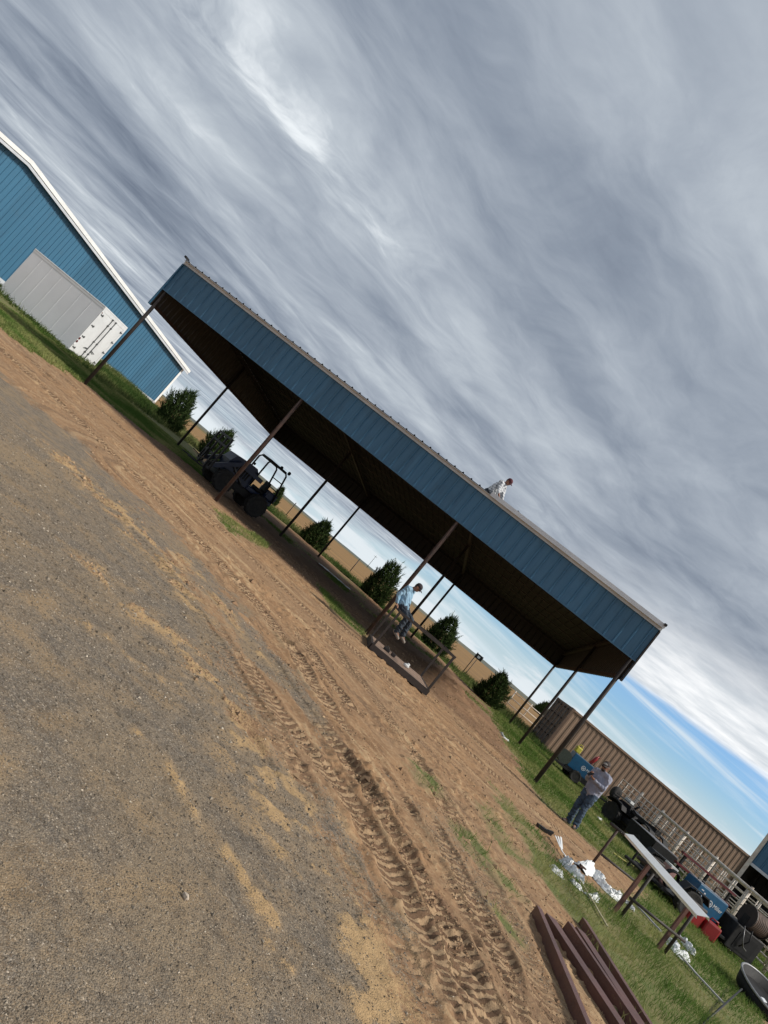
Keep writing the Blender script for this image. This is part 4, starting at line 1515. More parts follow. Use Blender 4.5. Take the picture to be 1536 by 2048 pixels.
def juniper_mesh(seed, H=2.3, R=1.0):
    """feathery upright sprays spread through an uneven crown"""
    g = np.random.default_rng(seed)
    tris, tint = [], []
    pw_ = g.uniform(.42, .75)
    lobes = [(g.uniform(0, 6.28), g.uniform(.2, .9), g.uniform(.75, 1.3)) for _ in range(9)]
    n = 1300
    for _ in range(n):
        h = g.beta(.95, 1.35)
        th = g.uniform(0, 2 * np.pi)
        prof = R * (1 - h) ** pw_ * (.86 + .30 * min(1, h * 5))
        for la, lh, ls in lobes:
            dth = abs((th - la + np.pi) % (2 * np.pi) - np.pi)
            if dth < .5 and abs(h - lh) < .22:
                prof *= ls
        rr = prof * g.uniform(.25, 1.05) ** .5
        base = np.array([rr * .82 * np.cos(th), rr * .82 * np.sin(th), .0 + h * H * .95])
        ax = np.array([np.cos(th) * (1.0 - .5 * h), np.sin(th) * (1.0 - .5 * h), .75 + .9 * h])
        ax += g.normal(0, .22, 3)
        ax /= np.linalg.norm(ax)
        Ls = g.uniform(.22, .46)
        if g.uniform() < .10:
            Ls *= 1.7
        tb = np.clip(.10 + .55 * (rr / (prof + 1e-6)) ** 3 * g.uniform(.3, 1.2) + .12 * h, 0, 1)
        for k in range(9):
            f = k / 9
            p = base + ax * Ls * f * .8
            d = ax * .7 + g.normal(0, .55 * (1 - .4 * f), 3)
            d /= np.linalg.norm(d)
            s = np.cross(d, g.normal(0, 1, 3))
            s /= np.linalg.norm(s)
            ll = Ls * (.50 - .28 * f)
            ww = .030 * (1 - .4 * f)
            tris.append([p - s * ww, p + s * ww, p + d * ll])
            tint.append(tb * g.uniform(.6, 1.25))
    V = np.array(tris)
    return soup('crown', V, 3, np.clip(np.array(tint), 0, 1), M_JUN)


def build_trees():
    meshes = [juniper_mesh(s) for s in (3, 8, 21, 34, 47)]
    tm = MB().tube([(0, 0, -.25), (.02, .01, .5), (.0, .03, 1.2), (.03, 0, 1.9)], [.075, .06, .045, .015], 8)
    for k in range(7):
        a = k * 2.4
        tm.tube([(0, 0, .25 + .2 * k), (.35 * math.cos(a), .35 * math.sin(a), .5 + .22 * k), (.62 * math.cos(a), .62 * math.sin(a), .85 + .2 * k)], [.03, .02, .008], 5)
    tmesh = tm.mesh('trunk', True)
    spec = [
        ((330, 850), 2.55, 1.10, 'dark juniper bush standing against the white corner of the blue barn'),
        ((416, 918), 2.45, 1.12, 'dark juniper bush just left of the parked loader'),
        ((541, 1006), 2.0, 0.75, 'dark juniper bush half hidden behind the loader cab'),
        ((617, 1092), 2.00, 1.05, 'small wide juniper bush between two rear shed posts, right of the loader'),
        ((737, 1198), 2.60, 1.05, 'tall juniper bush just left of the long rusty middle post'),
        ((858, 1300), 2.70, 1.20, 'large juniper bush right behind the sitting man in blue'),
        ((968, 1402), 2.10, 1.08, 'rounded juniper bush nearest to the right shed posts'),
    ]
    for i, (p, h, r, lab) in enumerate(spec):
        c = G(*p)
        z = ground_z(c.x, c.y)
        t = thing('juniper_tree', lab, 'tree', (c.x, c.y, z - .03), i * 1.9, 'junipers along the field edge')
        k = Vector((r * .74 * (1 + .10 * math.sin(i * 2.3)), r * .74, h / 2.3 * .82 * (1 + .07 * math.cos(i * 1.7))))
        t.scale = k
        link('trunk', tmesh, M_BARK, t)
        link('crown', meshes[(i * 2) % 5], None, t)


build_trees()


# ------------------------------------------------------------------ wheel maker
def wheel(parent, c, R, W, axis='Y', lugs=16, rim=M_STEELG, name='wheel', rr=.55):
    """tyre with lugs (mesh) and its rim"""
    a = {'X': 0, 'Y': 1}[axis]
    mb = MB()
    mb.lathe([(R * rr, -W * .42), (R * .82, -W * .5), (R * .95, -W * .44), (R * .975, 0), (R * .95, W * .44), (R * .82, W * .5), (R * rr, W * .42)], 28, axis)
    for k in range(lugs):
        th = 2 * math.pi * k / lugs
        for s in (-1, 1):
            t0 = th + (.5 * math.pi / lugs if s > 0 else 0)
            p0 = [R * .96 * math.cos(t0), R * .96 * math.sin(t0)]
            t1 = t0 + 1.4 * math.pi / lugs * .6
            p1 = [R * .96 * math.cos(t1), R * .96 * math.sin(t1)]
            q0 = (p0[0], s * W * .46, p0[1]) if axis == 'Y' else (s * W * .46, p0[0], p0[1])
            q1 = (p1[0], s * W * .03, p1[1]) if axis == 'Y' else (s * W * .03, p1[0], p1[1])
            up = (p0[0], 0, p0[1]) if axis == 'Y' else (0, p0[0], p0[1])
            mb.bar(q0, q1, W * .12, R * .09, up)
    o = mb.build(name, M_RUBBER, parent, False, c)
    MB().lathe([(R * rr * .98, -W * .36), (R * rr * .9, -W * .22), (R * .22, -W * .16), (R * .20, -W * .40), (R * .20, W * .40), (R * .22, W * .16), (R * rr * .9, W * .22), (R * rr * .98, W * .36)], 22, axis).build('rim', rim, o, True)
    return o


# ------------------------------------------------------------------ blue loader parked in the shade of the shed
def build_loader():
    a = G(447, 1000)
    b = G(522, 1042)
    c = (a + b) / 2
    c = Vector((-4.62, 26.15, 0))
    z = ground_z(c.x, c.y)
    t = thing('loader', 'dark blue wheel loader with forks and open cage cab in the shed', 'loader', (c.x, c.y, z), math.radians(34))
    t.scale = (.82, .90, .86)
    # local -x is the front
    for x, y, R, W in ((-1.15, -.72, .48, .36), (-1.15, .72, .48, .36), (.75, -.74, .50, .38), (.75, .74, .50, .38)):
        wheel(t, (x, y, R), R, W, 'Y', 14)
    MB().box(-1.55, 1.35, -.42, .42, .42, .78, .04).build('chassis', M_BLACKM, t)
    hood = MB().prism([(-1.35, .78), (-1.40, 1.30), (-1.28, 1.62), (-.15, 1.74), (.02, 1.60), (.02, .78)], -.46, .46).build('engine_cover', M_TBLUE, t)
    for k in range(6):
        MB().box(-.98 + k * .13, -.90 + k * .13, -.478, -.462, 1.0, 1.45).build('vent_slot', M_BLACK, hood)
    MB().tube([(-.35, .2, 1.66), (-.35, .2, 1.98), (-.30, .2, 2.04)], .04, 10).build('exhaust_pipe', M_BLACKM, t)
    MB().box(-.02, 1.42, -.55, .55, .78, .98, .03).build('cab_floor', M_TBLUE, t)
    MB().box(.95, 1.5, -.5, .5, .98, 1.36, .05).build('rear_counterweight', M_TBLUE, t)
    st = MB().box(.45, .92, -.25, .25, .98, 1.14, .04).build('seat', M_BLACK, t)
    MB().box(.86, .98, -.25, .25, 1.142, 1.62, .04).build('seat_back', M_BLACK, st)
    MB().tube([(.10, 0, 1.0), (.24, 0, 1.42)], .025, 8).build('steering_column', M_BLACKM, t)
    cg = [(-.02, 1.0), (-.05, 2.35), (1.05, 2.35), (1.38, 1.0)]
    for y in (-.56, .56):
        MB().tube([(cg[0][0], y, 1.0), (cg[1][0] + .02, y, 2.25), (cg[1][0] + .12, y, 2.36), (cg[2][0] - .08, y, 2.36), (cg[2][0] + .03, y, 2.26), (cg[3][0], y, 1.0)], .042, 8).build('cage_hoop', M_BLACKM, t, True)
    for x in (.06, .36, .66, .98):
        MB().tube([(x, -.56, 2.37), (x, .56, 2.37)], .03, 8).build('cage_bar', M_BLACKM, t, True)
    MB().box(.02, 1.02, -.5, .5, 2.402, 2.43).build('roof_plate', M_BLACKM, t)
    for z_ in (1.5, 1.9):
        MB().tube([(1.25 - (z_ - 1.5) * .25, -.55, z_), (1.25 - (z_ - 1.5) * .25, .55, z_)], .022, 8).build('rear_guard', M_BLACKM, t, True)
    for y in (-.45, .45):
        MB().lathe([(.03, -.02), (.085, 0), (.085, .07), (.05, .10)], 14, 'X', (1.12, y, 2.46)).build('work_lamp', M_BLACK, t, True)
    MB().lathe([(.02, -.02), (.06, 0), (.06, .05)], 12, 'X', (-.38, -.3, 1.83)).build('work_lamp', M_BLACK, t, True)
    # lift arms, carriage and forks at the front
    for y in (-.62, .62):
        arm = MB().bar((.30, y, 1.42), (-.95, y, 1.46), .10, .18).bar((-.93, y, 1.48), (-1.95, y, .70), .10, .18).build('lift_arm', M_TBLUE, t)
        MB().tube([(-.25, y * .88, .75), (-1.15, y * .88, 1.22)], .035, 8).build('lift_cylinder', M_STEELG, arm, True)
    fr = MB()
    for z_ in (.45, 1.0, 1.55, 1.92):
        fr.box(-2.10, -2.02, -.85, .85, z_, z_ + .09)
    for y in (-.85, -.3, .3, .85):
        fr.box(-2.11, -2.03, y - .035, y + .035, .542, 1.92)
    car = fr.build('fork_carriage', M_BLACKM, t)
    for y in (-.42, .42):
        MB().box(-2.17, -2.112, y - .06, y + .06, .40, 1.15).build('fork_shank', M_BLACKM, car)
        MB().box(-2.95, -2.11, y - .06, y + .06, .36, .41).build('fork', M_BLACKM, car)
    MB().tube([(-1.95, -.64, .82), (-2.6, -.66, .66), (-3.05, -.62, .74)], .02, 6).build('hose', M_STEELG, t)


build_loader()


# ------------------------------------------------------------------ quad bike and cart by the panels
M_RIMG = mat('pale alloy rim', (.34, .34, .34), (.26, .26, .26), .45, .3, 8)


def build_quad():
    cx, cy = 14.25, 25.9
    z = ground_z(cx, cy)
    t = thing('quad_bike', 'black quad bike with fat tyres parked by the livestock panels', 'quad bike', (cx, cy, z), math.radians(118))
    t.scale = (1.12, 1.12, 1.12)
    for x, y in ((.62, -.42), (.62, .42), (-.62, -.42), (-.62, .42)):
        wheel(t, (x, y, .33), .33, .26, 'Y', 12, M_RIMG, rr=.45)
    MB().box(-.75, .72, -.20, .20, .30, .52, .05).build('frame', M_BLACKM, t)
    MB().prism([(.22, .60), (.30, .88), (.72, .86), (.95, .70), (.95, .58), (.62, .52)], -.24, .24).build('front_body', M_BLACK, t)
    for y in (-.44, .44):
        MB().prism([(.26, .60), (.36, .74), (.62, .78), (.88, .74), (.98, .60), (.94, .60), (.84, .71), (.62, .74), (.40, .70), (.30, .60)], y - .17, y + .17).build('front_mudguard', M_BLACK, t)
        MB().prism([(-.98, .60), (-.88, .74), (-.62, .78), (-.36, .74), (-.26, .60), (-.30, .60), (-.40, .70), (-.62, .74), (-.84, .70), (-.94, .60)], y - .17, y + .17).build('rear_mudguard', M_BLACK, t)
    MB().prism([(-.80, .70), (-.78, .88), (-.35, .84), (.05, .82), (.24, .86), (.24, .74)], -.16, .16).build('seat', M_BLACKM, t)
    MB().tube([(.34, 0, .86), (.22, 0, 1.06)], .035, 8).tube([(.10, -.38, 1.10), (.20, -.25, 1.09), (.24, 0, 1.06), (.20, .25, 1.09), (.10, .38, 1.10)], .016, 8).build('handlebar', M_BLACKM, t, True)
    for y in (-.16, .16):
        MB().lathe([(.04, -.05), (.075, .0), (.07, .03)], 14, 'X', (.93, y, .74)).build('headlamp', M_GLASS, t, True)
    for x0, x1, nm in ((.40, .92, 'front_rack'), (-.98, -.42, 'rear_rack')):
        r = MB()
        for q in range(5):
            y = -.34 + q * .17
            r.tube([(x0, y, .92), (x1, y, .92)], .011, 6)
        r.tube([(x0, -.36, .92), (x0, .36, .92)], .013, 6).tube([(x1, -.36, .92), (x1, .36, .92)], .013, 6)
        r.build(nm, M_BLACKM, t)
    MB().box(.52, .78, -.12, .10, .935, 1.02, .01).build('load', M_PAPER, t)
    # spare tyre standing on the nose
    MB().lathe([(.10, -.07), (.20, -.09), (.24, 0), (.20, .09), (.10, .07)], 20, 'X', (1.06, .22, .88)).build('spare_tyre', M_RUBBER, t, True)
    # cart
    cx, cy = 13.95, 23.95
    z = ground_z(cx, cy)
    c = thing('dump_cart', 'black flat decked cart hitched behind the quad bike', 'cart', (cx, cy, z), math.radians(100))
    c.scale = (.74, .9, .9)
    for y in (-.52, .52):
        wheel(c, (-.10, y, .28), .28, .22, 'Y', 12, M_RIMG, rr=.45)
    bx = MB().prism([(-.98, .34), (-1.05, .78), (.98, .80), (.86, .34)], -.60, -.56).prism([(-.98, .34), (-1.05, .78), (.98, .80), (.86, .34)], .56, .60)
    bx.build('side_board', M_BLACK, c)
    MB().box(-.97, .86, -.559, .559, .32, .36).build('floor', M_BLACK, c)
    MB().box(-1.06, -1.02, -.559, .559, .36, .80).build('tail_board', M_BLACK, c)
    MB().box(.86, .90, -.559, .559, .36, .80).build('front_board', M_BLACK, c)
    MB().box(-1.02, .94, -.62, .62, .805, .84, .008).build('deck_lid', mat('grey worn lid', (.15, .15, .16), (.11, .11, .12), .55, 0, 3), c)
    MB().tube([(.85, -.3, .34), (1.55, 0, .36), (.85, .3, .34)], .026, 8).build('draw_bar', M_BLACKM, c)
    MB().tube([(-.3, -.64, .30), (-.05, -.66, .86)], .018, 8).build('lever', M_STEELG, c, True)
    for x in (-.7, .5):
        MB().box(x - .05, x + .05, -.625, -.605, .45, .70).build('strap', M_STEELG, c)


build_quad()


# ------------------------------------------------------------------ lettering
def text_mesh(txt, size, depth=.002):
    cu = bpy.data.curves.new('lettering', 'FONT')
    cu.body = txt
    cu.size = size
    cu.extrude = depth
    cu.align_x = 'LEFT'
    o = bpy.data.objects.new('lettering', cu)
    COL.objects.link(o)
    dg = bpy.context.evaluated_depsgraph_get()
    me = bpy.data.meshes.new_from_object(o.evaluated_get(dg))
    bpy.data.objects.remove(o)
    bpy.data.curves.remove(cu)
    return me


def emblem(parent, x, y, z, R):
    """ring with upright bars, as on the side of the machine; faces -y"""
    mb = MB()
    n = 28
    vs, fs = [], []
    for r in (R * .80, R):
        for yy in (0, -.004):
            for k in range(n):
                th = 2 * math.pi * k / n
                vs.append((x + r * math.cos(th), y + yy, z + r * math.sin(th)))
    for k in range(n):
        k2 = (k + 1) % n
        fs += [(n + k, n + k2, 3 * n + k2, 3 * n + k), (k, k2, n + k2, n + k), (2 * n + k, 3 * n + k, 3 * n + k2, 2 * n + k2)]
    mb.add(vs, fs)
    for dx in (-.42, -.14, .14, .42):
        mb.box(x + dx * R - R * .085, x + dx * R + R * .085, y - .004, y, z - R * .48, z + R * (.42 if abs(dx) > .3 else .30))
    mb.build('emblem', M_INK, parent)


def welder(name, label, loc, rz, k=1.0, big=True):
    """engine driven welder: blue sheet metal case on a black skid"""
    t = thing(name, label, 'welder', loc, rz)
    L, W, H = 1.25 * k, .62 * k, .66 * k
    z0 = .42 * k
    MB().box(-L / 2 - .05, L / 2 + .05, -W / 2, W / 2, z0 - .10, z0 - .002).build('skid', M_BLACKM, t)
    case = MB().box(-L / 2, L / 2, -W / 2, W / 2, z0, z0 + H, .02).build('case', M_WBLUE, t)
    MB().box(-L / 2 + .02, L / 2 - .02, -W / 2 + .02, W / 2 - .02, z0 + H + .001, z0 + H + .02).build('lid', mat('pale worn lid', (.24, .27, .30), (.18, .20, .23), .5, 0, 6), case)
    emblem(case, L * .02, -W / 2 - .001, z0 + H * .52, .105 * k)
    me = text_mesh('Miller', .17 * k)
    me.transform(Matrix.Rotation(math.pi / 2, 4, 'X'))
    link('lettering', me, M_INK, case, (L * .13, -W / 2 - .004, z0 + H * .47))
    if big:
        for j, (px, pz, w_, h_) in enumerate(((-.40, .80, .10, .025), (-.42, .52, .05, .07), (-.33, .50, .05, .06), (-.28, .72, .06, .04), (-.36, .34, .09, .02))):
            MB().box(px * L, px * L + w_ * k, -W / 2 - .006, -W / 2 - .001, z0 + H * pz, z0 + H * pz + h_ * k).build('control_label', M_INK, case)
        for px in (-.46, -.40, -.34):
            MB().lathe([(.022 * k, -.03), (.022 * k, 0)], 10, 'Y', (px * L, -W / 2 - .001, z0 + H * .18)).build('socket', M_BLACK, case)
    MB().box(L / 2 + .001, L / 2 + .03, -W / 2 + .03, W / 2 - .03, z0 + .04, z0 + H - .05).build('grille', M_BLACKM, case)
    MB().tube([(L * .25, .1, z0 + H + .02), (L * .25, .1, z0 + H + .16), (L * .33, .1, z0 + H + .18)], .025 * k, 8).build('exhaust_pipe', M_RUST, case)
    for x in (-L * .3, L * .3):
        MB().tube([(x - .12, 0, z0 + H + .021), (x - .12, 0, z0 + H + .07), (x + .12, 0, z0 + H + .07), (x + .12, 0, z0 + H + .021)], .012, 6).build('lifting_eye', M_BLACKM, case)
    return t, L, W, z0, H


def build_rigs():
    # small rig in front of the container
    c = G(1133, 1549)
    c = Vector((c.x - .15, c.y - 1.0, ground_z(c.x, c.y - 1.0)))
    t, L, W, z0, H = welder('welding_machine', 'blue engine welder on low trailer in front of the tan container', c, math.radians(-4), .98, False)
    MB().box(-1.05, 1.15, -.5, .5, .22, .30).build('trailer_deck', M_BLACKM, t)
    for x in (-.15,):
        for y in (-.58, .58):
            wheel(t, (x, y, .26), .26, .17, 'Y', 10, M_STEELG)
    MB().tube([(1.1, -.3, .25), (1.9, 0, .25), (1.1, .3, .25)], .035, 8).build('draw_bar', M_BLACKM, t)
    MB().lathe([(.20, -.16), (.30, -.16), (.30, -.13), (.17, -.12), (.17, .12), (.30, .13), (.30, .16), (.20, .16)], 18, 'Y', (-.90, -.2, .62)).build('cable_reel', mat('green grey cable', (.05, .065, .05), (.03, .04, .03), .7, 0, 30), t)
    MB().lathe([(.12, 0), (.12, .5), (.06, .6), (.04, .66)], 12, 'Z', (.88, -.22, .30)).build('gas_bottle', M_BLACKM, t, True)
    MB().box(.74, 1.05, -.42, -.05, .32, .60, .04).build('engine_end', mat('pale canvas', (.30, .25, .20), (.2, .17, .14), .8, 0, 8), t)
    jug = MB().box(c.x - .68, c.x - .40, c.y - .10, c.y + .12, c.z + 1.085, c.z + 1.36, .05)
    jug.tube([(c.x - .64, c.y, c.z + 1.33), (c.x - .58, c.y, c.z + 1.47), (c.x - .46, c.y, c.z + 1.47), (c.x - .42, c.y, c.z + 1.33)], .02, 6)
    tag(jug.build('fuel_jug', M_YEL), 'yellow jug on top of the welder by the container', 'jug')
    ext = MB().lathe([(.05, 0), (.08, .02), (.08, .38), (.04, .44), (.03, .50)], 12, 'Z').tube([(0, 0, .48), (.1, 0, .50)], .014, 6)
    ext.xform(Matrix.Translation((c.x + .28, c.y + .1, c.z + 1.085)) @ Matrix.Rotation(.25, 4, 'Y'))
    tag(ext.build('fire_extinguisher', M_RED, None, True), 'red bottle standing on the welder by the container', 'extinguisher')

    # large rig at the right
    c = G(1395, 1868)
    c = Vector((12.72, 18.45, 0))
    c.z = ground_z(c.x, c.y)
    t = thing('welding_trailer', 'black welding trailer with hose reels and clutter by the panels', 'trailer', c, math.radians(10))
    MB().box(-1.75, 1.55, -.62, .62, .18, .25, .01).build('deck', M_BLACKM, t)
    for y in (-.78, .78):
        wheel(t, (-1.05, y, .36), .36, .22, 'Y', 14, M_BLACKM)
    for y in (-.78, .78):
        MB().prism([(-1.50, .58), (-1.38, .76), (-.72, .76), (-.60, .58), (-.63, .58), (-.74, .73), (-1.36, .73), (-1.47, .58)], y - .13, y + .13).build('mudguard', M_BLACKM, t)
    bx = MB().box(.62, 1.62, -.66, .58, .10, .74, .02).build('side_box', M_BLACKM, t)
    MB().box(.8, 1.45, -.672, -.662, .2, .62).build('box_door', M_BLACK, bx)
    MB().tube([(.95, -.70, .30), (1.05, -.78, .55), (1.0, -.72, .82)], .02, 6).build('cable', M_BLACK, t, True)
    MB().tube([(.75, -.70, .80), (.82, -.82, .5), (.95, -.82, .36), (1.15, -.75, .33)], .016, 6).build('cable', M_STEELG, t, True)
    # brown hose reel
    rl = MB().lathe([(.10, -.30), (.30, -.30), (.30, -.27), (.24, -.26), (.24, .26), (.30, .27), (.30, .30), (.10, .30)], 22, 'X', (1.33, -.32, 1.02)).build('hose_reel', M_RUST_D, t)
    for q in range(9):
        MB().lathe([(.24, -.028), (.275, -.015), (.275, .015), (.24, .028)], 18, 'X', (1.33 - .23 + q * .0575, -.32, 1.02)).build('hose_turn', mat('dusty hose', (.16, .11, .085), (.11, .08, .065), .75, 0, 8), rl, True)
    MB().box(1.02, 1.06, -.42, -.22, .741, 1.04).box(1.60, 1.64, -.42, -.22, .741, 1.04).build('reel_stand', M_BLACKM, t)
    # rack with red iron at the back
    for x in (-.6, .3, 1.2):
        MB().box(x - .03, x + .03, .60, .66, .25, 1.16).build('rack_post', M_BLACKM, t)
    MB().box(-.75, 1.35, .58, .68, 1.16, 1.22).build('rack_rail', mat('dark red rail', (.12, .015, .018), (.08, .012, .014), .5, 0, 7), t)
    MB().box(-.75, 1.35, .57, .69, .85, .91).build('rack_rail', mat('dark red rail', (.12, .015, .018)), t)
    MB().tube([(-1.7, -.35, .21), (-2.55, 0, .22), (-1.7, .35, .21)], .04, 8).build('draw_bar', M_BLACKM, t)
    MB().tube([(-2.3, .05, .02), (-2.3, .05, .70)], .03, 8).build('jack_leg', M_BLACKM, t)
    # coiled leads and a vice on the front of the deck
    for q in range(5):
        MB().tube([(-1.45 + q * .035 + .21 * math.cos(a_), -.42 + q * .06 + .02 * math.sin(3 * a_), .52 + .21 * math.sin(a_)) for a_ in [k_ * math.pi / 10 for k_ in range(21)]], .026, 6, False).build('cable_coil', M_BLACK, t, True)
    MB().box(-1.62, -1.35, .05, .35, .252, .60, .03).build('tool_chest', M_RUST_D, t)
    MB().box(-1.32, -1.05, .0, .30, .252, .73, .03).build('water_cooler', mat('pale pink cooler', (.42, .25, .22), (.36, .20, .18), .5, 0, 8), t)
    MB().box(-1.31, -1.06, .01, .29, .731, .78).build('cooler_lid', M_PAPER, t)
    wl, L, W, z0, H = welder('engine_welder', 'large blue engine welder with white lettering on the welding trailer', (c.x - .12, c.y - .12, c.z + .0), math.radians(10), .84, True)
    # red fuel cans on the ground in front
    for i, (dx, dy, r_, lab) in enumerate(((-.62, -.98, .1, 'red fuel can under the white trim, left of the pair by the welder'), (-.14, -1.02, -.12, 'red fuel can by the welder, right of the pair'))):
        x, y = c.x + dx, c.y + dy
        z = ground_z(x, y)
        f = thing('fuel_can', lab, 'fuel can', (x, y, z), r_, 'red fuel cans')
        MB().box(-.21, .21, -.13, .13, .0, .40, .05).build('body', M_RED, f)
        MB().tube([(-.12, 0, .38), (-.10, 0, .47), (.08, 0, .47), (.10, 0, .38)], .02, 8).build('handle', M_RED, f, True)
        MB().lathe([(.035, .39), (.035, .43)], 12, 'Z', (.15, 0, 0)).build('spout_cap', M_YEL if i else M_BLACK, f)
    for i, (px, py, lab) in enumerate(((1342, 1808, 'yellow glove lying in the grass, left of its pair'), (1356, 1822, 'yellow glove lying against the red fuel can'))):
        q = G(px, py)
        mb = MB()
        mb.ell((0, 0, .05), (.11, .07, .05), 10)
        for k in range(4):
            mb.tube([(.08, -.05 + .033 * k, .05), (.17, -.07 + .045 * k, .045), (.21, -.08 + .05 * k, .03)], [.022, .02, .012], 6)
        mb.tube([(.02, .06, .05), (.08, .12, .04), (.12, .15, .03)], [.024, .02, .012], 6)
        mb.lathe([(.06, 0), (.075, .11)], 10, 'X', (-.17, 0, .06))
        o = mb.build('work_glove', M_YEL, None, True, (q.x, q.y, ground_z(q.x, q.y)))
        o.rotation_euler = (0, 0, .6 + i * 1.7)
        tag(o, lab, 'glove', 'yellow gloves')


build_rigs()


# ------------------------------------------------------------------ pipe stands with the white trim on top
def build_stands():
    a = G(1178, 1735)
    b2a, b2b = G(1225, 1825), G(1240, 1835)
    c3a, c3b = G(1314, 1895), G(1328, 1908)
    HT = .86
    # far stand
    e = Vector((a.x + .98, a.y + .20, 0))
    rz = math.atan2(e.y - a.y, e.x - a.x)
    Lw = (Vector((e.x, e.y)) - Vector((a.x, a.y))).length
    za = ground_z(a.x, a.y)
    t = thing('pipe_stand', 'brown pipe work stand with single legs, farther one under the white trim', 'work stand', (a.x, a.y, za), rz, 'pipe work stands')
    MB().tube([(0, 0, -.05), (0, 0, HT - .03)], .026, 10).build('leg', M_RUST, t, True)
    MB().tube([(Lw, 0, -.05), (Lw, 0, HT - .03)], .026, 10).build('leg', M_RUST, t, True)
    MB().tube([(-.20, 0, HT), (Lw + .25, 0, HT)], .030, 10).build('top_pipe', M_RUST_D, t, True)
    MB().tube([(.02, 0, .32), (Lw - .02, 0, .32)], .022, 10).build('cross_pipe', M_RUST_D, t, True)
    # near stand with doubled legs
    b = (b2a + b2b) / 2
    d = (c3a + c3b) / 2
    rz = math.atan2(d.y - b.y, d.x - b.x)
    Lw = (Vector((d.x, d.y)) - Vector((b.x, b.y))).length
    zb = ground_z(b.x, b.y)
    t = thing('pipe_stand', 'brown pipe work stand with doubled legs, nearer one under the white trim', 'work stand', (b.x, b.y, zb), rz, 'pipe work stands')
    for x in (0, Lw):
        MB().box(x - .095, x - .035, -.020, .020, -.05, HT + .02).build('leg', M_PRIMER, t)
        MB().tube([(x + .055, -.02, -.05), (x + .055, -.02, HT - .03)], .026, 10).build('leg', M_RUST_D, t, True)
    MB().tube([(-.24, .075, HT + .01), (Lw + .30, .075, HT + .01)], .031, 10).build('top_pipe', M_RUST_D, t, True)
    MB().tube([(-.06, -.085, .34), (Lw + .16, -.085, .34)], .022, 10).build('cross_pipe', M_RUST_D, t, True)
    # white trim lying across both
    p = G(1256, 1672, HT + .075)
    q = G(1402, 1838, HT + .085)
    p.z, q.z = za + HT + .062, zb + HT + .075
    mb = MB()
    dv = (q - p).normalized()
    s = Vector((-dv.y, dv.x, 0)) * -1
    up = Vector((0, 0, 1))
    # an angle trim: broad sloping face towards the viewer, narrow foot
    fc = (s * .50 + up * .87).normalized()
    sd_ = fc.cross(dv).normalized()
    p, q = p + up * .045, q + up * .045
    mb.bar(p, q, .14, .005, fc)
    mb.bar(p - sd_ * .072 + fc * -.02, q - sd_ * .072 + fc * -.02, .004, .04, fc)
    mb.bar(p + sd_ * .072 + fc * -.02, q + sd_ * .072 + fc * -.02, .004, .04, fc)
    tag(mb.build('metal_trim', M_WHITE), 'long white metal trim piece lying across the two pipe stands', 'trim')


build_stands()


# ------------------------------------------------------------------ primed steel channels lying in the near grass
def build_channels():
    rows = [((1062, 1826), (1148, 2048), 'leftmost primed steel channel, edge up on the bare ground', 'edge'),
            ((1092, 1846), (1222, 2048), 'second primed steel channel from the left, broad face up', 'flat'),
            ((1126, 1856), (1212, 1990), 'third primed steel channel from the left, edge up in the grass', 'edge'),
            ((1152, 1872), (1262, 2048), 'fourth primed steel channel from the left, broad face up in the grass', 'flat'),
            ((1157, 1846), (1275, 2040), 'rightmost primed steel channel, edge up and half sunk in grass', 'edge2')]
    for p, q, lab, kind in rows:
        a, b = G(*p), G(*q)
        d = Vector((b.x - a.x, b.y - a.y, 0)).normalized()
        b = a + d * 4.2
        za, zb_ = ground_z(a.x, a.y), ground_z(b.x, b.y)
        t = thing('steel_channel', lab, 'steel channel', (a.x, a.y, za), math.atan2(d.y, d.x), 'primed steel channels')
        t.rotation_euler = (0, math.atan2(za - zb_, 4.2), math.atan2(d.y, d.x))
        L = 4.2
        if kind == 'flat':
            MB().box(0, L, -.068, .068, .080, .086).build('web', M_PRIMER, t)
            MB().box(0, L, -.068, -.062, .0, .079).build('flange', M_PRIMER, t)
            MB().box(0, L, .062, .068, .0, .079).build('flange', M_PRIMER, t)
            MB().box(0, L, -.061, -.045, .0, .006).build('lip', M_PRIMER, t)
            MB().box(0, L, .045, .061, .0, .006).build('lip', M_PRIMER, t)
        else:
            h = .10 if kind == 'edge' else .09
            MB().box(0, L, -.004, .004, .0, h).build('web', M_PRIMER, t)
            MB().box(0, L, .0045, .062, h - .008, h).build('flange', M_PRIMER, t)
            MB().box(0, L, .0045, .062, .0, .008).build('flange', M_PRIMER, t)
            MB().box(0, L, .055, .062, h - .03, h - .0085).build('lip', M_PRIMER, t)


build_channels()


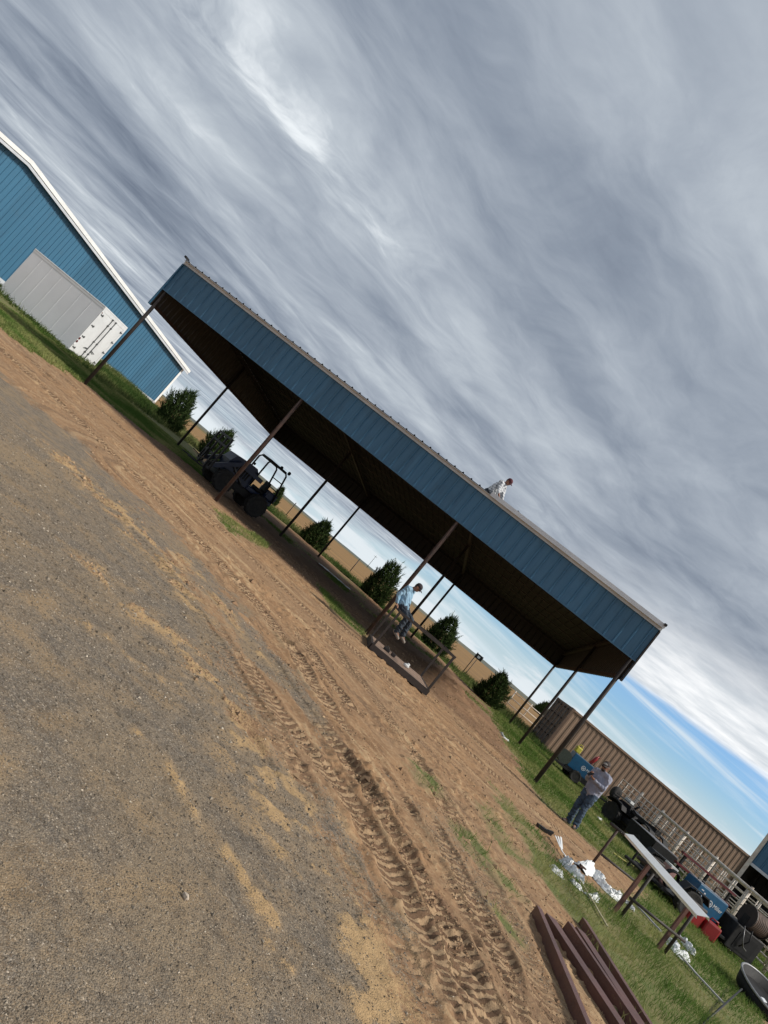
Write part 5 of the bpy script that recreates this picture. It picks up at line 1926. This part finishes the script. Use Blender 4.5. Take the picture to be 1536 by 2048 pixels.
# ------------------------------------------------------------------ wrap, strips and litter
def crumple(name, path, widths, hgt, seed, label, cat, material=None, group=None):
    """crumpled sheet lying along a path"""
    g = np.random.default_rng(seed)
    P = smooth_path([(p.x, p.y) for p in path], 16)
    m = 21
    V, n = [], len(P)
    for i, (x, y) in enumerate(P):
        x2, y2 = P[min(i + 1, n - 1)]
        x1, y1 = P[max(i - 1, 0)]
        dx, dy = x2 - x1, y2 - y1
        l = math.hypot(dx, dy) or 1
        sx, sy = -dy / l, dx / l
        f = i / (n - 1)
        w = .8 * np.interp(f, np.linspace(0, 1, len(widths)), widths) * g.uniform(.9, 1.1) * (.8 + .4 * float(vnoise(np.array([i * .31]), np.array([seed * 3.3]), seed)[0]))
        for j in range(m):
            u = j / (m - 1) * 2 - 1
            cr_ = float(fbm(np.array([x * 7.0 + u * 1.3]), np.array([y * 7.0 + u * 1.1]), 2, seed)[0])
            zz = ground_z(x, y) + .006 + .68 * hgt * max(0, (1 - abs(u) ** 1.8)) * (.35 + .9 * abs(cr_ - .5) * 2 + g.uniform(0, .09)) * min(1, 6 * f + .25, 6 * (1 - f) + .25)
            V.append((x + sx * u * w / 2 + g.normal(0, .009), y + sy * u * w / 2 + g.normal(0, .009), zz))
    Fc = []
    for i in range(n - 1):
        for j in range(m - 1):
            k = i * m + j
            Fc += [(k, k + 1, k + m + 1), (k, k + m + 1, k + m)] if (i + j) % 2 else [(k, k + 1, k + m), (k + 1, k + m + 1, k + m)]
    mb = MB()
    mb.add(V, Fc)
    o = mb.build(name, material or M_PLASTIC, None, True)
    return tag(o, label, cat, group)


def strip(name, pts, w, th, material, label, cat, lift=.02):
    mb = MB()
    P = smooth_path([(p.x, p.y) for p in pts], 4)
    for (x1, y1), (x2, y2) in zip(P[:-1], P[1:]):
        mb.bar((x1, y1, ground_z(x1, y1) + lift), (x2, y2, ground_z(x2, y2) + lift), w, th)
    return tag(mb.build(name, material), label, cat)


def build_litter():
    GG = [G(*p) for p in ((1122, 1722), (1136, 1738), (1148, 1752), (1165, 1768))]
    crumple('plastic_wrap', GG, [.20, .34, .36, .2], .22, 1, 'bunched white plastic wrap beside the thin white strip', 'plastic wrap', None, 'white plastic wrap')
    crumple('plastic_wrap', [G(*p) for p in ((1158, 1738), (1180, 1745), (1198, 1768), (1216, 1788), (1240, 1808))], [.30, .45, .34, .26, .16], .25, 2, 'long trail of white plastic wrap running to the near pipe stand', 'plastic wrap', None, 'white plastic wrap')
    crumple('plastic_wrap', [G(*p) for p in ((1104, 1736), (1112, 1746), (1122, 1752))], [.18, .24, .14], .15, 3, 'small dirty white plastic wad at the edge of the grass', 'plastic wrap', None, 'white plastic wrap')
    crumple('plastic_wrap', [G(*p) for p in ((1140, 1762), (1150, 1770), (1160, 1776))], [.12, .26, .1], .09, 4, 'flat white plastic scrap just below the bunched wrap', 'plastic wrap', None, 'white plastic wrap')
    crumple('plastic_wrap', [G(*p) for p in ((1172, 1790), (1184, 1796), (1194, 1792))], [.12, .22, .1], .09, 5, 'white plastic scrap lying on the yellowed strip in the grass', 'plastic wrap', None, 'white plastic wrap')
    crumple('plastic_wrap', [G(*p) for p in ((1336, 1886), (1350, 1905), (1372, 1918))], [.26, .42, .16], .22, 6, 'crumpled white plastic heap behind the near stand legs', 'plastic wrap', None, 'white plastic wrap')
    crumple('plastic_wrap', [G(*p) for p in ((1352, 1874), (1368, 1890), (1384, 1912))], [.2, .30, .12], .20, 7, 'white plastic tongue right of the crumpled heap', 'plastic wrap', None, 'white plastic wrap')
    crumple('plastic_wrap', [G(*p) for p in ((1246, 1802), (1256, 1812), (1264, 1822))], [.12, .2, .1], .12, 8, 'white plastic scrap caught behind the doubled legs', 'plastic wrap', None, 'white plastic wrap')
    # thin white strip standing out of the wrap, then pale strips in the grass
    p0, p1 = G(1108, 1684), G(1118, 1702)
    strip('metal_strip', [G(1118, 1702), G(1126, 1716), G(1134, 1728)], .03, .012, M_WHITE, 'thin white metal strip leading into the bunched plastic wrap', 'strip', .05)
    mb = MB()
    for k in range(3):
        o = Vector(((k - 1) * .05, (k - 1) * .015, 0))
        mb.bar(p0 + o + Vector((0, 0, .10 + .02 * k)), p1 + o * .4 + Vector((0, 0, .06)), .035, .008)
    tag(mb.build('trim_offcut', M_WHITE), 'bundle of white trim offcuts fanned at the end of the strip', 'offcut')
    strip('straw_strip', [G(1158, 1764), G(1180, 1800), G(1212, 1856)], .035, .012, mat('yellowed strip', (.34, .30, .18), (.27, .24, .14), .7, 0, 8), 'yellowed narrow strip lying in the grass left of the stands', 'strip', .035)
    strip('metal_strip', [G(1272, 1816), G(1296, 1842), G(1318, 1866)], .07, .02, M_SHEET, 'dull metal strip in the grass behind the near stand', 'strip', .04)
    strip('metal_strip', [G(1356, 1916), G(1400, 1966), G(1444, 2014)], .07, .02, mat('pale worn strip', (.36, .36, .34), (.27, .27, .25), .6, 0, 8), 'long pale metal strip running from the plastic heap towards the round tub', 'strip', .05)
    strip('steel_rod', [G(1156, 1736), G(1166, 1744)], .06, .05, M_RUST, 'short brown steel stub beside the white plastic trail', 'steel stub', .05)
    # yellow hose from the stands to the rig
    hp = [G(*p) for p in ((1224, 1708), (1246, 1724), (1268, 1736), (1300, 1740), (1326, 1742), (1344, 1738))]
    P = smooth_path([(p.x, p.y) for p in hp], 6)
    mb = MB().tube([(x, y, ground_z(x, y) + .05) for x, y in P], .014, 6)
    tag(mb.build('hose', M_HOSE, None, True), 'thin yellow hose curving over the grass towards the welder', 'hose')
    # scraps
    crumple('paper_scrap', [G(1000, 1468), G(1006, 1477), G(1016, 1484)], [.16, .3, .12], .10, 11, 'white sheet lying in the grass left of the rear posts', 'scrap', M_PAPER, 'white scraps')
    crumple('paper_scrap', [G(1193, 1634), G(1198, 1638), G(1203, 1640)], [.12, .22, .1], .07, 12, 'small white scrap in the grass right of the standing man', 'scrap', M_PAPER, 'white scraps')
    crumple('paper_scrap', [G(1448, 1892), G(1456, 1898), G(1462, 1902)], [.1, .2, .1], .10, 13, 'small white scrap beside the black box of the welding trailer', 'scrap', M_PAPER, 'white scraps')
    # metal sheets on the ground under the shed's rear
    a, b = G(636, 1128), G(697, 1180)
    mb = MB()
    d = (b - a)
    n = 7
    for k in range(n):
        p = a + d * (k / n)
        q = a + d * ((k + 1.15) / n)
        w = .55 + .25 * math.sin(k * 2.1)
        mb.bar((p.x, p.y, ground_z(p.x, p.y) + .05 + .02 * (k % 2)), (q.x, q.y, ground_z(q.x, q.y) + .06 + .015 * ((k + 1) % 2)), w, .006)
    tag(mb.build('metal_sheet', M_SHEET), 'ragged grey metal sheet lying on the ground under the shed', 'metal sheet')
    # pale stone in the gravel
    s = G(368, 1797)
    mb = MB().ell((0, 0, 0), (.022, .014, .012), 8)
    mb.v = [(x * (1 + .3 * math.sin(9 * y / .014)), y, z_ * (1 + .3 * math.cos(40 * x))) for x, y, z_ in mb.v]
    o = mb.build('pale_stone', mat('pale stone', (.52, .43, .33), (.44, .36, .28), .8, 0, 40), None, False, (s.x, s.y, ground_z(s.x, s.y) + .008))
    o.rotation_euler = (0, 0, -.7)
    tag(o, 'pale angular stone lying alone on the near gravel', 'stone')
    # dark bit of iron in the dirt strip
    q = G(1087, 1663)
    o = MB().bar((-.16, 0, .03), (.14, .02, .05), .09, .05).bar((.05, 0, .06), (.16, .03, .09), .05, .04).build('iron_scrap', M_BLACKM, None, False, (q.x, q.y, ground_z(q.x, q.y)))
    tag(o, 'dark scrap of iron on the bare strip in front of the standing man', 'scrap iron')


build_litter()


# ------------------------------------------------------------------ round black tub at the lower right edge
def build_tub():
    c = A(1512, 1998, 12.9)
    x, y = 11.12, 13.25
    z = ground_z(x, y)
    t = thing('feed_tub', 'round black tub with pale metal rim at the lower right edge', 'tub', (x, y, z))
    t.rotation_euler = (math.radians(14), math.radians(-6), .4)
    MB().lathe([(.40, .02), (.52, .10), (.60, .34), (.57, .34), (.49, .13), (.37, .06)], 36, 'Z').build('bowl', M_BLACK, t, True)
    n = 40
    mb = MB()
    mb.tube([(.60 * math.cos(2 * math.pi * k / n), .60 * math.sin(2 * math.pi * k / n), .345) for k in range(n + 1)], .022, 8, False)
    mb.build('rim', mat('pale galvanised rim', (.30, .30, .30), (.22, .22, .22), .4, .3, 9), t, True)
    MB().lathe([(.50, .14), (.51, .20)], 30, 'Z').build('dark_lining', M_BLACKM, t)
    MB().box(-.10, .02, -.05, .04, .205, .23, .01).build('tag_plate', M_INK, t)
    a, b = G(1410, 2046), G(1472, 1994)
    mb = MB().tube([(a.x - .3, a.y - .35, ground_z(a.x, a.y) + .02), (b.x, b.y, ground_z(b.x, b.y) + .16)], .014, 8)
    tag(mb.build('iron_rod', M_BLACKM, None, True), 'thin black rod leaning from the grass onto the round tub', 'rod')


build_tub()


# ------------------------------------------------------------------ welded frame the man in blue sits on
def build_frame():
    a, b = G(737, 1298), G(848, 1393)
    d = Vector((b.x - a.x, b.y - a.y, 0))
    W = d.length
    z = ground_z((a.x + b.x) / 2, (a.y + b.y) / 2) + .03
    t = thing('steel_platform', 'rusty steel lift platform with rails and a boarded floor beside the posts', 'platform', (a.x, a.y, z), math.atan2(d.y, d.x))
    D, h = 1.95, .15
    HR = 1.16
    for y in (0, D):
        MB().box(0, W, y - .04, y + .04, 0, h).build('base_beam', M_RUST_D, t)
    for x in (0, W):
        MB().box(x - .04, x + .04, .041, D - .041, 0, h - .003).build('base_beam', M_RUST_D, t)
    n = 6
    for k in range(n):
        y0 = .045 + k * (D - .09) / n
        MB().box(.045, W - .045, y0 + .003, y0 + (D - .09) / n - .003, h - .025, h - .004 + .004 * (k % 2)).build('floor_board', M_WOOD, t)
    for x, y in ((.03, .0), (W - .03, .0), (.03, D), (W - .03, D)):
        MB().box(x - .028, x + .028, y - .028, y + .028, h + .001, HR - .03).build('upright', M_RUST_D, t)
    for y in (0, D):
        MB().box(-.01, W + .01, y - .03, y + .03, HR - .029, HR + .03).build('top_rail', M_RUST_D, t)
    MB().box(W - .06, W, .031, D - .031, HR - .028, HR + .028).build('top_rail', M_RUST_D, t)
    MB().box(.0, .06, .031, D - .031, HR - .028, HR + .028).build('top_rail', M_RUST_D, t)
    # bits lying on the boards
    def at(x, y):
        return t.matrix_basis @ Vector((x, y, h + .003))
    bpy.context.view_layer.update()
    o = MB().box(-.09, .09, -.06, .06, 0, .07, .015).tube([(-.06, 0, .06), (-.02, .05, .12), (.05, .05, .08)], .015, 6).build('hand_tool', M_BLACKM, None, False, at(.45, .85))
    tag(o, 'dark hand tool on the platform boards, left one', 'tool')
    o = MB().box(-.06, .06, -.05, .05, 0, .09, .015).build('tool_case', M_RUST_D, None, False, at(.66, .80))
    tag(o, 'small dark brown tool case on the platform boards', 'tool case')
    o = MB().ell((0, 0, .05), (.09, .06, .05), 10).ell((.03, .02, .10), (.05, .05, .04), 8).build('rag', M_PAPER, None, False, at(1.08, .75))
    tag(o, 'crumpled white rag on the platform boards', 'rag')
    return t, W, D, HR


PLAT = build_frame()


# ------------------------------------------------------------------ far small things along the field
def build_far():
    def post(px, py, hgt, r, label, m=M_RUST_D):
        c = G(px, py)
        z = ground_z(c.x, c.y)
        o = MB().tube([(c.x, c.y, z - .2), (c.x, c.y, z + hgt)], r, 8).tube([(c.x, c.y, z + hgt), (c.x, c.y, z + hgt + .03)], r * .7, 8).build('field_post', m, None, True)
        tag(o, label, 'post')
    post(572, 1030, 1.25, .035, 'thin fence post at the field edge right of the loader')
    post(700, 1142, 1.2, .035, 'thin fence post at the field edge left of the tall juniper')
    post(780, 1205, 1.2, .035, 'thin fence post at the field edge just right of the tall juniper')
    c = G(922, 1348)
    z = ground_z(c.x, c.y)
    t = thing('field_sign', 'small dark sign plate on thin post at the field edge', 'sign', (c.x, c.y, z), -.2)
    MB().tube([(0, 0, -.2), (0, 0, 1.55)], .025, 8).build('sign_post', M_RUST_D, t, True)
    MB().box(-.04, .42, -.035, -.026, 1.22, 1.52, .003).build('sign_plate', M_BLACKM, t)
    MB().box(.10, .26, -.041, -.036, 1.30, 1.43).build('mark', M_INK, t)
    MB().tube([(.18, -.005, -.2), (.18, -.005, 1.2)], .02, 6).build('sign_post', M_RUST_D, t, True)
    # white pipe fence near the container
    p = [G(1012, 1412), G(1070, 1470)]
    a = A(1016, 1396, 46)
    b = A(1078, 1452, 46)
    for i, (x, lab) in enumerate(((A(1018, 1402, 46).x, 'white pipe field gate between the rear posts, beyond the lawn'),)):
        y = 46
        g = ground_z(x, y)
        gt = thing('field_gate', lab, 'gate', (x, y, g), .05)
        w = b.x - a.x
        for k, z_ in enumerate((.35, .75, 1.15)):
            MB().tube([(0, 0, z_), (w, 0, z_)], .03, 6).build('rail', M_PIPE, gt, True)
        for x_ in (0, w * .5, w):
            MB().tube([(x_, .05, -.1), (x_, .05, 1.3)], .04, 6).build('upright', M_PIPE, gt, True)
    # white drum shape beside the container doors
    q = G(1062, 1478)
    # utility poles far off
    for px, Y, hh, lab in ((735, 420, 9.0, 'distant utility pole above the field left of the middle post'), (1085, 300, 8.0, 'distant utility pole beside the far trees near the container')):
        x = ray(px, 1024 + (px - 768) * .83 + 105 / .77)
        X = x[0] / x[1] * Y
        z = ground_z(X, Y)
        u = thing('utility_pole', lab, 'pole', (X, Y, z))
        MB().tube([(0, 0, -1), (0, 0, hh)], .16, 8, r2=.10).build('pole', M_RUST_D, u, True)
        MB().box(-1.1, 1.1, -.06, .06, hh - .9, hh - .75).build('cross_arm', M_RUST_D, u)
    # a clump of far trees by the second pole
    jm = juniper_mesh(55)
    for k, (px, Y, s, lab) in enumerate(((1079, 330, 3.0, 'far dark tree on the horizon, left of the container doors'), (1083, 300, 2.2, 'lower far tree on the horizon touching the container doors'))):
        x = ray(px, 1425)
        X = x[0] / x[1] * Y
        t = thing('far_tree', lab, 'tree', (X, Y, ground_z(X, Y) - .3), k)
        t.scale = (s * 1.2, s * 1.2, s)
        link('crown', jm, None, t)
        MB().tube([(0, 0, -.2), (0, 0, 1.5)], .08, 6).build('trunk', M_BARK, t)


build_far()

# ------------------------------------------------------------------ people
def limb(mb, pts, rs, n=12):
    pts = [Vector(p) for p in pts]
    mb.tube(pts, rs, n)
    for p, r in zip(pts, rs):
        mb.ell(p, (r, r, r), n)


def fused(name, mb, voxel, material, parent=None, smooth_it=4):
    """close the pieces into one continuous skin"""
    me = mb.mesh(name)
    o = bpy.data.objects.new(name, me)
    COL.objects.link(o)
    md = o.modifiers.new('skin', 'REMESH')
    md.mode = 'VOXEL'
    md.voxel_size = voxel
    ms = o.modifiers.new('soft', 'SMOOTH')
    ms.factor = .5
    ms.iterations = smooth_it
    dg = bpy.context.evaluated_depsgraph_get()
    m2 = bpy.data.meshes.new_from_object(o.evaluated_get(dg))
    bpy.data.objects.remove(o)
    bpy.data.meshes.remove(me)
    m2.name = name
    m2.polygons.foreach_set('use_smooth', [True] * len(m2.polygons))
    return link(name, m2, material, parent)


def hand(mb, wrist, d, n, thumb_side, curl=.5):
    """palm, four unequal fingers and a thumb; d points along the hand, n out of the palm"""
    wrist, d, n = Vector(wrist), Vector(d).normalized(), Vector(n)
    n = (n - d * n.dot(d)).normalized()
    s = d.cross(n) * thumb_side
    limb(mb, [wrist, wrist + d * .03], [.024, .026], 8)
    for k in (-1, 0, 1):
        limb(mb, [wrist + d * .025 + s * k * .022, wrist + d * .085 + s * k * .026], [.016, .015], 8)
    for k, ln in enumerate((.062, .070, .066, .052)):
        b = wrist + d * .088 + s * (.030 - .020 * k)
        c1 = (d * math.cos(curl * .7) + n * math.sin(curl * .7))
        c2 = (d * math.cos(curl * 1.7) + n * math.sin(curl * 1.7))
        limb(mb, [b, b + c1 * ln * .55, b + c1 * ln * .55 + c2 * ln * .5], [.0095, .009, .0075], 6)
    b = wrist + d * .035 + s * .032
    t1 = (d * .6 + s * .7 + n * .3).normalized()
    t2 = (d * .9 + s * .15 + n * .45).normalized()
    limb(mb, [b, b + t1 * .035, b + t1 * .035 + t2 * .032], [.012, .011, .009], 6)


def make_person(label, loc, rot, J, shirt, denim, shoe, cap, capfront=None, sleeves='long', shades=False, beard=False):
    V = {k: Vector(v) for k, v in J.items() if isinstance(v, (tuple, list)) and k != 'head_rot'}
    HR_ = Matrix.Rotation(J['head_rot'][2], 3, 'Z') @ Matrix.Rotation(J['head_rot'][0], 3, 'X')
    hd = V['head']

    def hp(x, y, z):
        return hd + HR_ @ Vector((x, y, z))
    # --- body: one skin
    b = MB()
    b.ell(hd, (.074, .092, .112), 18, HR_)
    b.ell(hp(0, -.030, -.055), (.055, .060, .060), 14, HR_)
    limb(b, [hp(0, -.088, .012), hp(0, -.108, -.018)], [.010, .015], 8)
    for s in (-1, 1):
        b.ell(hp(s * .076, .008, -.005), (.012, .024, .034), 10, HR_)
        b.ell(hp(s * .032, -.078, -.012), (.022, .016, .018), 8, HR_)
    b.ell(hp(0, -.088, -.060), (.026, .012, .010), 8, HR_)
    limb(b, [V['neck'], hp(0, .012, -.06)], [.058, .052], 12)
    limb(b, [V['hip'] + Vector((0, 0, .02)), V['chest'], V['neck'] - (V['neck'] - V['chest']) * .2], [.12, .125, .07], 14)
    for s in ('L', 'R'):
        limb(b, [V['sh' + s], V['el' + s], V['wr' + s]], [.048, .038, .026], 10)
        limb(b, [V['hp' + s], V['kn' + s], V['an' + s]], [.072, .050, .036], 10)
        limb(b, [V['an' + s], V['an' + s] + V['toe' + s] * .12 - Vector((0, 0, .04))], [.035, .03], 8)
        hand(b, V['wr' + s], J['hd' + s], J['pn' + s], 1 if s == 'L' else -1, J.get('curl', .6))
    body = fused('person', b, .0075, M_SKIN, None, 2)
    body.location = loc
    body.rotation_euler = rot
    tag(body, label, 'person')
    # --- shirt
    c = MB()
    ax = V['shL'] - V['shR']
    limb(c, [V['hip'] + Vector((0, 0, .0)), V['hip'].lerp(V['chest'], .5), V['chest'], V['chest'].lerp(V['neck'], .45)], [.150, .152, .165, .125], 18)
    for q in (.28, .55):
        w_ = ax * q
        limb(c, [V['hip'].lerp(V['chest'], -.05) + w_ * .34, V['hip'].lerp(V['chest'], .3) + w_ * .42, V['chest'] + w_ * .48], [.125, .125, .130], 14)
        limb(c, [V['hip'].lerp(V['chest'], -.05) - w_ * .34, V['hip'].lerp(V['chest'], .3) - w_ * .42, V['chest'] - w_ * .48], [.125, .125, .130], 14)
    limb(c, [V['shL'], V['neck'] - Vector((0, 0, .02)), V['shR']], [.078, .072, .078], 12)
    for s in ('L', 'R'):
        end = V['el' + s].lerp(V['wr' + s], .86) if sleeves == 'long' else V['el' + s].lerp(V['wr' + s], .0)
        limb(c, [V['sh' + s], V['sh' + s].lerp(V['el' + s], .5), V['el' + s], end], [.078, .070, .060, .046 if sleeves == 'long' else .062], 12)
    sh = fused('shirt', c, .013, shirt, body, 3)
    co_ = np.empty(len(sh.data.vertices) * 3)
    sh.data.vertices.foreach_get('co', co_)
    co_ = co_.reshape(-1, 3)
    nr_ = np.empty_like(co_)
    sh.data.vertices.foreach_get('normal', nr_.ravel())
    nr_ = np.array([v.normal[:] for v in sh.data.vertices])
    fold = fbm(co_[:, 0] * 9 + co_[:, 2] * 7, co_[:, 2] * 5 - co_[:, 1] * 8, 3, 900)
    co_ = co_ + nr_ * ((np.abs(fold - .5) * -.09 + .012)[:, None])
    sh.data.vertices.foreach_set('co', co_.ravel())
    sh.data.update()
    # collar
    col = MB().tube([V['neck'] + Vector((.075 * math.cos(a), .072 * math.sin(a), .012 + .012 * math.sin(a))) for a in [k * 2 * math.pi / 14 for k in range(15)]], .014, 6, False)
    col.build('collar', shirt, sh, True)
    # buttons down the front are too small to show; pocket flap
    # --- jeans
    j = MB()
    limb(j, [V['hpL'], V['hip'] + Vector((0, 0, .06)), V['hpR']], [.115, .14, .115], 16)
    for s in ('L', 'R'):
        kn, an = V['kn' + s], V['an' + s]
        limb(j, [V['hp' + s], V['hp' + s].lerp(kn, .5), kn, kn.lerp(an, .45), kn.lerp(an, .75), an], [.118, .098, .079, .078, .075, .078], 14)
        for q, (w1, w2) in enumerate(((.34, .012), (.70, .014), (.93, .016))):
            p = kn.lerp(an, w1)
            j.ell(p + Vector((.01 * (-1) ** q, -.012, 0)), (.082, .082, .030), 12)
    je = fused('jeans', j, .012, denim, body, 2)
    co_ = np.array([v.co[:] for v in je.data.vertices])
    nr_ = np.array([v.normal[:] for v in je.data.vertices])
    fold = fbm(co_[:, 0] * 6 + co_[:, 2] * 13, co_[:, 2] * 9 - co_[:, 1] * 9, 3, 910)
    co_ = co_ + nr_ * ((np.abs(fold - .5) * -.08 + .008)[:, None])
    je.data.vertices.foreach_set('co', co_.ravel())
    je.data.update()
    # --- shoes
    for s in ('L', 'R'):
        f = MB()
        a, t = V['an' + s], V['toe' + s]
        heel = a - t * .055 - Vector((0, 0, .055))
        limb(f, [heel, a + t * .05 - Vector((0, 0, .052)), a + t * .165 - Vector((0, 0, .062))], [.040, .046, .036], 12)
        limb(f, [a, a - Vector((0, 0, .05))], [.048, .046], 10)
        so = fused('boot', f, .010, shoe, body, 2)
    # --- head gear and hair
    hm = MB()
    hm.ell(hp(0, .016, .018), (.080, .090, .106), 16, HR_)
    hm.v = [v for v in hm.v]
    hobj = fused('hair', _cut(hm, hd, HR_, lambda q: q.y > -.022 or q.z > .075), .009, M_HAIR, body, 1)
    cp = MB()
    cp.ell(hp(0, .004, .040), (.088, .106, .094), 18, HR_)
    cp = _cut(cp, hd, HR_, lambda q: q.z > .030)
    co = fused('cap', cp, .008, cap, body, 2)
    br = MB()
    pr = []
    for k in range(9):
        a = math.pi * (1.13 + .74 * k / 8)
        pr.append((.084 * math.cos(a), .10 * math.sin(a)))
    outer = [(x * 1.02, y * 1.0 - .075 * math.sin(math.pi * k / 8) ** .6) for k, (x, y) in enumerate(pr)]
    vs = []
    for dz in (.040, .048):
        for x, y in pr:
            vs.append(hp(x, y, dz - .25 * x * x / .08))
        for x, y in outer:
            vs.append(hp(x, y, dz - .018 - .25 * x * x / .08))
    fs = []
    for k in range(8):
        fs += [(k, k + 1, 9 + k + 1, 9 + k), (18 + k, 27 + k, 27 + k + 1, 18 + k + 1), (9 + k, 9 + k + 1, 27 + k + 1, 27 + k)]
    br.add(vs, fs)
    br.build('brim', cap, co, True)
    if capfront:
        cf = MB()
        cf.ell(hp(0, .001, .044), (.082, .108, .082), 18, HR_)
        cf = _cut(cf, hd, HR_, lambda q: q.y < -.055 and q.z > .042)
        fused('cap_front', cf, .008, capfront, co, 1)
    for s in (-1, 1):
        MB().ell(hp(s * .032, -.086, -.004), (.011, .008, .008), 8, HR_).build('eye', M_GLASS, body, True)
    if shades:
        g = MB()
        for s in (-1, 1):
            g.ell(hp(s * .034, -.094, .0), (.028, .010, .020), 10, HR_)
            g.tube([hp(s * .060, -.082, .004), hp(s * .080, .0, .006)], .004, 6)
        g.tube([hp(-.012, -.100, .004), hp(.012, -.100, .004)], .004, 6)
        g.build('sunglasses', M_BLACK, body, True)
    if beard:
        g = MB()
        g.ell(hp(0, -.046, -.075), (.056, .058, .050), 14, HR_)
        g = _cut(g, hd, HR_, lambda q: q.z < -.046 or (q.z < -.03 and abs(q.x) > .03))
        fused('beard', g, .008, M_HAIR, body, 1)
    return body


def _cut(mb, c, R, keep):
    """keep part of a closed shape: points outside are pulled to a small inner shell"""
    Ri = R.inverted()
    out = MB()
    vs = []
    for p in mb.v:
        q = Ri @ (Vector(p) - c)
        if not keep(q):
            # slide back towards the kept side in small steps
            for _ in range(40):
                q = Vector((q.x * .96, q.y * .96 + .003, q.z * .96 + .004))
                if keep(q):
                    break
        vs.append(tuple(c + R @ q))
    out.add(vs, mb.f)
    return out


def build_people():
    # man with a phone on the lawn
    f = G(1139, 1652)
    z = ground_z(f.x, f.y)
    J = dict(hip=(0, .02, .90), chest=(0, .05, 1.22), neck=(0, .02, 1.44), head=(0, -.035, 1.575), head_rot=(.30, 0, .15),
             shL=(.185, .03, 1.385), shR=(-.185, .03, 1.385), elL=(.225, -.02, 1.12), elR=(-.225, -.04, 1.12), wrL=(.055, -.255, 1.17), wrR=(-.11, -.26, 1.21),
             hdL=(-.75, -.5, .25), hdR=(.55, -.55, .35), pnL=(-.2, .1, 1), pnR=(.3, .2, 1), curl=.8,
             hpL=(.09, .02, .86), hpR=(-.09, .02, .86), knL=(.10, -.05, .47), knR=(-.10, -.02, .47), anL=(.115, .0, .085), anR=(-.125, .06, .085),
             toeL=(.35, -.93, 0), toeR=(-.35, -.93, 0))
    make_person('standing man in grey shirt, jeans and brown cap looking at his phone', (f.x, f.y, z + .01), (0, math.radians(-6), math.radians(-56)), J, M_SHIRTG, M_DENIM, M_BOOT, M_CAPB, M_CAPW, 'long', True, True)
    bpy.context.view_layer.update()
    R = Matrix.Rotation(math.radians(-56), 4, 'Z') @ Matrix.Rotation(math.radians(-6), 4, 'Y')
    q = R @ Vector((-.035, -.345, 1.245))
    ph = MB().box(-.038, .038, -.005, .005, -.075, .075, .004)
    o = ph.build('phone', M_BLACK, None, False, (f.x + q.x, f.y + q.y, z + q.z))
    o.rotation_euler = (math.radians(-35), math.radians(20), math.radians(-56))
    tag(o, 'black phone held in the hands of the standing man', 'phone')

    # man in light blue sitting on the rail of the platform, facing right
    t, W, D, HR = PLAT
    bpy.context.view_layer.update()
    s = t.matrix_world @ Vector((.10, D * .52, HR + .03))
    # facing -y in his own frame; turned so that he faces to the right
    J = dict(hip=(0, 0, .11), chest=(0, .14, .40), neck=(0, .12, .60), head=(0, .02, .725), head_rot=(.42, 0, .2),
             shL=(.18, .14, .545), shR=(-.18, .14, .545), elL=(.24, .20, .29), elR=(-.27, .20, .28), wrL=(.20, .10, .07), wrR=(-.25, .10, .07),
             hdL=(.0, -.75, -.45), hdR=(-.0, -.75, -.45), pnL=(0, -.4, -1), pnR=(0, -.4, -1), curl=.5,
             hpL=(.09, -.02, .09), hpR=(-.09, -.02, .09), knL=(.13, -.36, -.04), knR=(-.13, -.32, -.06), anL=(.13, -.42, -.46), anR=(-.14, -.34, -.47),
             toeL=(.10, -.93, -.32), toeR=(-.1, -.93, -.34))
    make_person('man in light blue shirt sitting on the rail of the rusty platform', (s.x, s.y, s.z), (0, 0, math.radians(62)), J, M_SHIRTB, M_DENIM2, M_SHOE, M_CAPN, None, 'long', False, False)

    # man on the roof edge, kneeling and bent over the cap
    X, Y = from_shed(12.40, 1.05)
    zr = ZT - .012 - (1.05 + .14) * (5.36 - 4.42) / SD + .03
    J = dict(hip=(0, .14, .30), chest=(0, .03, .58), neck=(0, -.05, .77), head=(0, -.12, .895), head_rot=(.45, 0, -.1),
             shL=(.18, -.02, .72), shR=(-.18, -.02, .72), elL=(.27, -.16, .42), elR=(-.26, -.18, .42), wrL=(.18, -.34, .20), wrR=(-.12, -.36, .20),
             hdL=(-.1, -.5, -.8), hdR=(.1, -.5, -.8), pnL=(0, .5, -.5), pnR=(0, .5, -.5), curl=.7,
             hpL=(.10, .18, .27), hpR=(-.10, .18, .27), knL=(.14, -.14, .10), knR=(-.14, -.14, .10), anL=(.13, .26, .09), anR=(-.13, .26, .09),
             toeL=(0, .95, -.05), toeR=(0, .95, -.05))
    make_person('man in white checked shirt and maroon cap kneeling on the shed roof', (X, Y, zr), (0, 0, math.radians(58)), J, M_CHECK, M_DENIM2, M_BOOT, M_CAPR, None, 'short')
    # his drill and a loose stick of trim on the roof
    X, Y = from_shed(13.35, .35)
    o = MB().box(-.10, .06, -.03, .03, .12, .19, .01).box(-.02, .03, -.025, .025, 0, .118, .008).tube([(.06, 0, .155), (.15, 0, .155)], .012, 6).build('power_drill', M_BLACKM, None, False, (X, Y, ZT - .02))
    o.rotation_euler = (0, .3, -YAW)
    tag(o, 'dark power drill at the hand of the man on the roof', 'drill')


build_people()
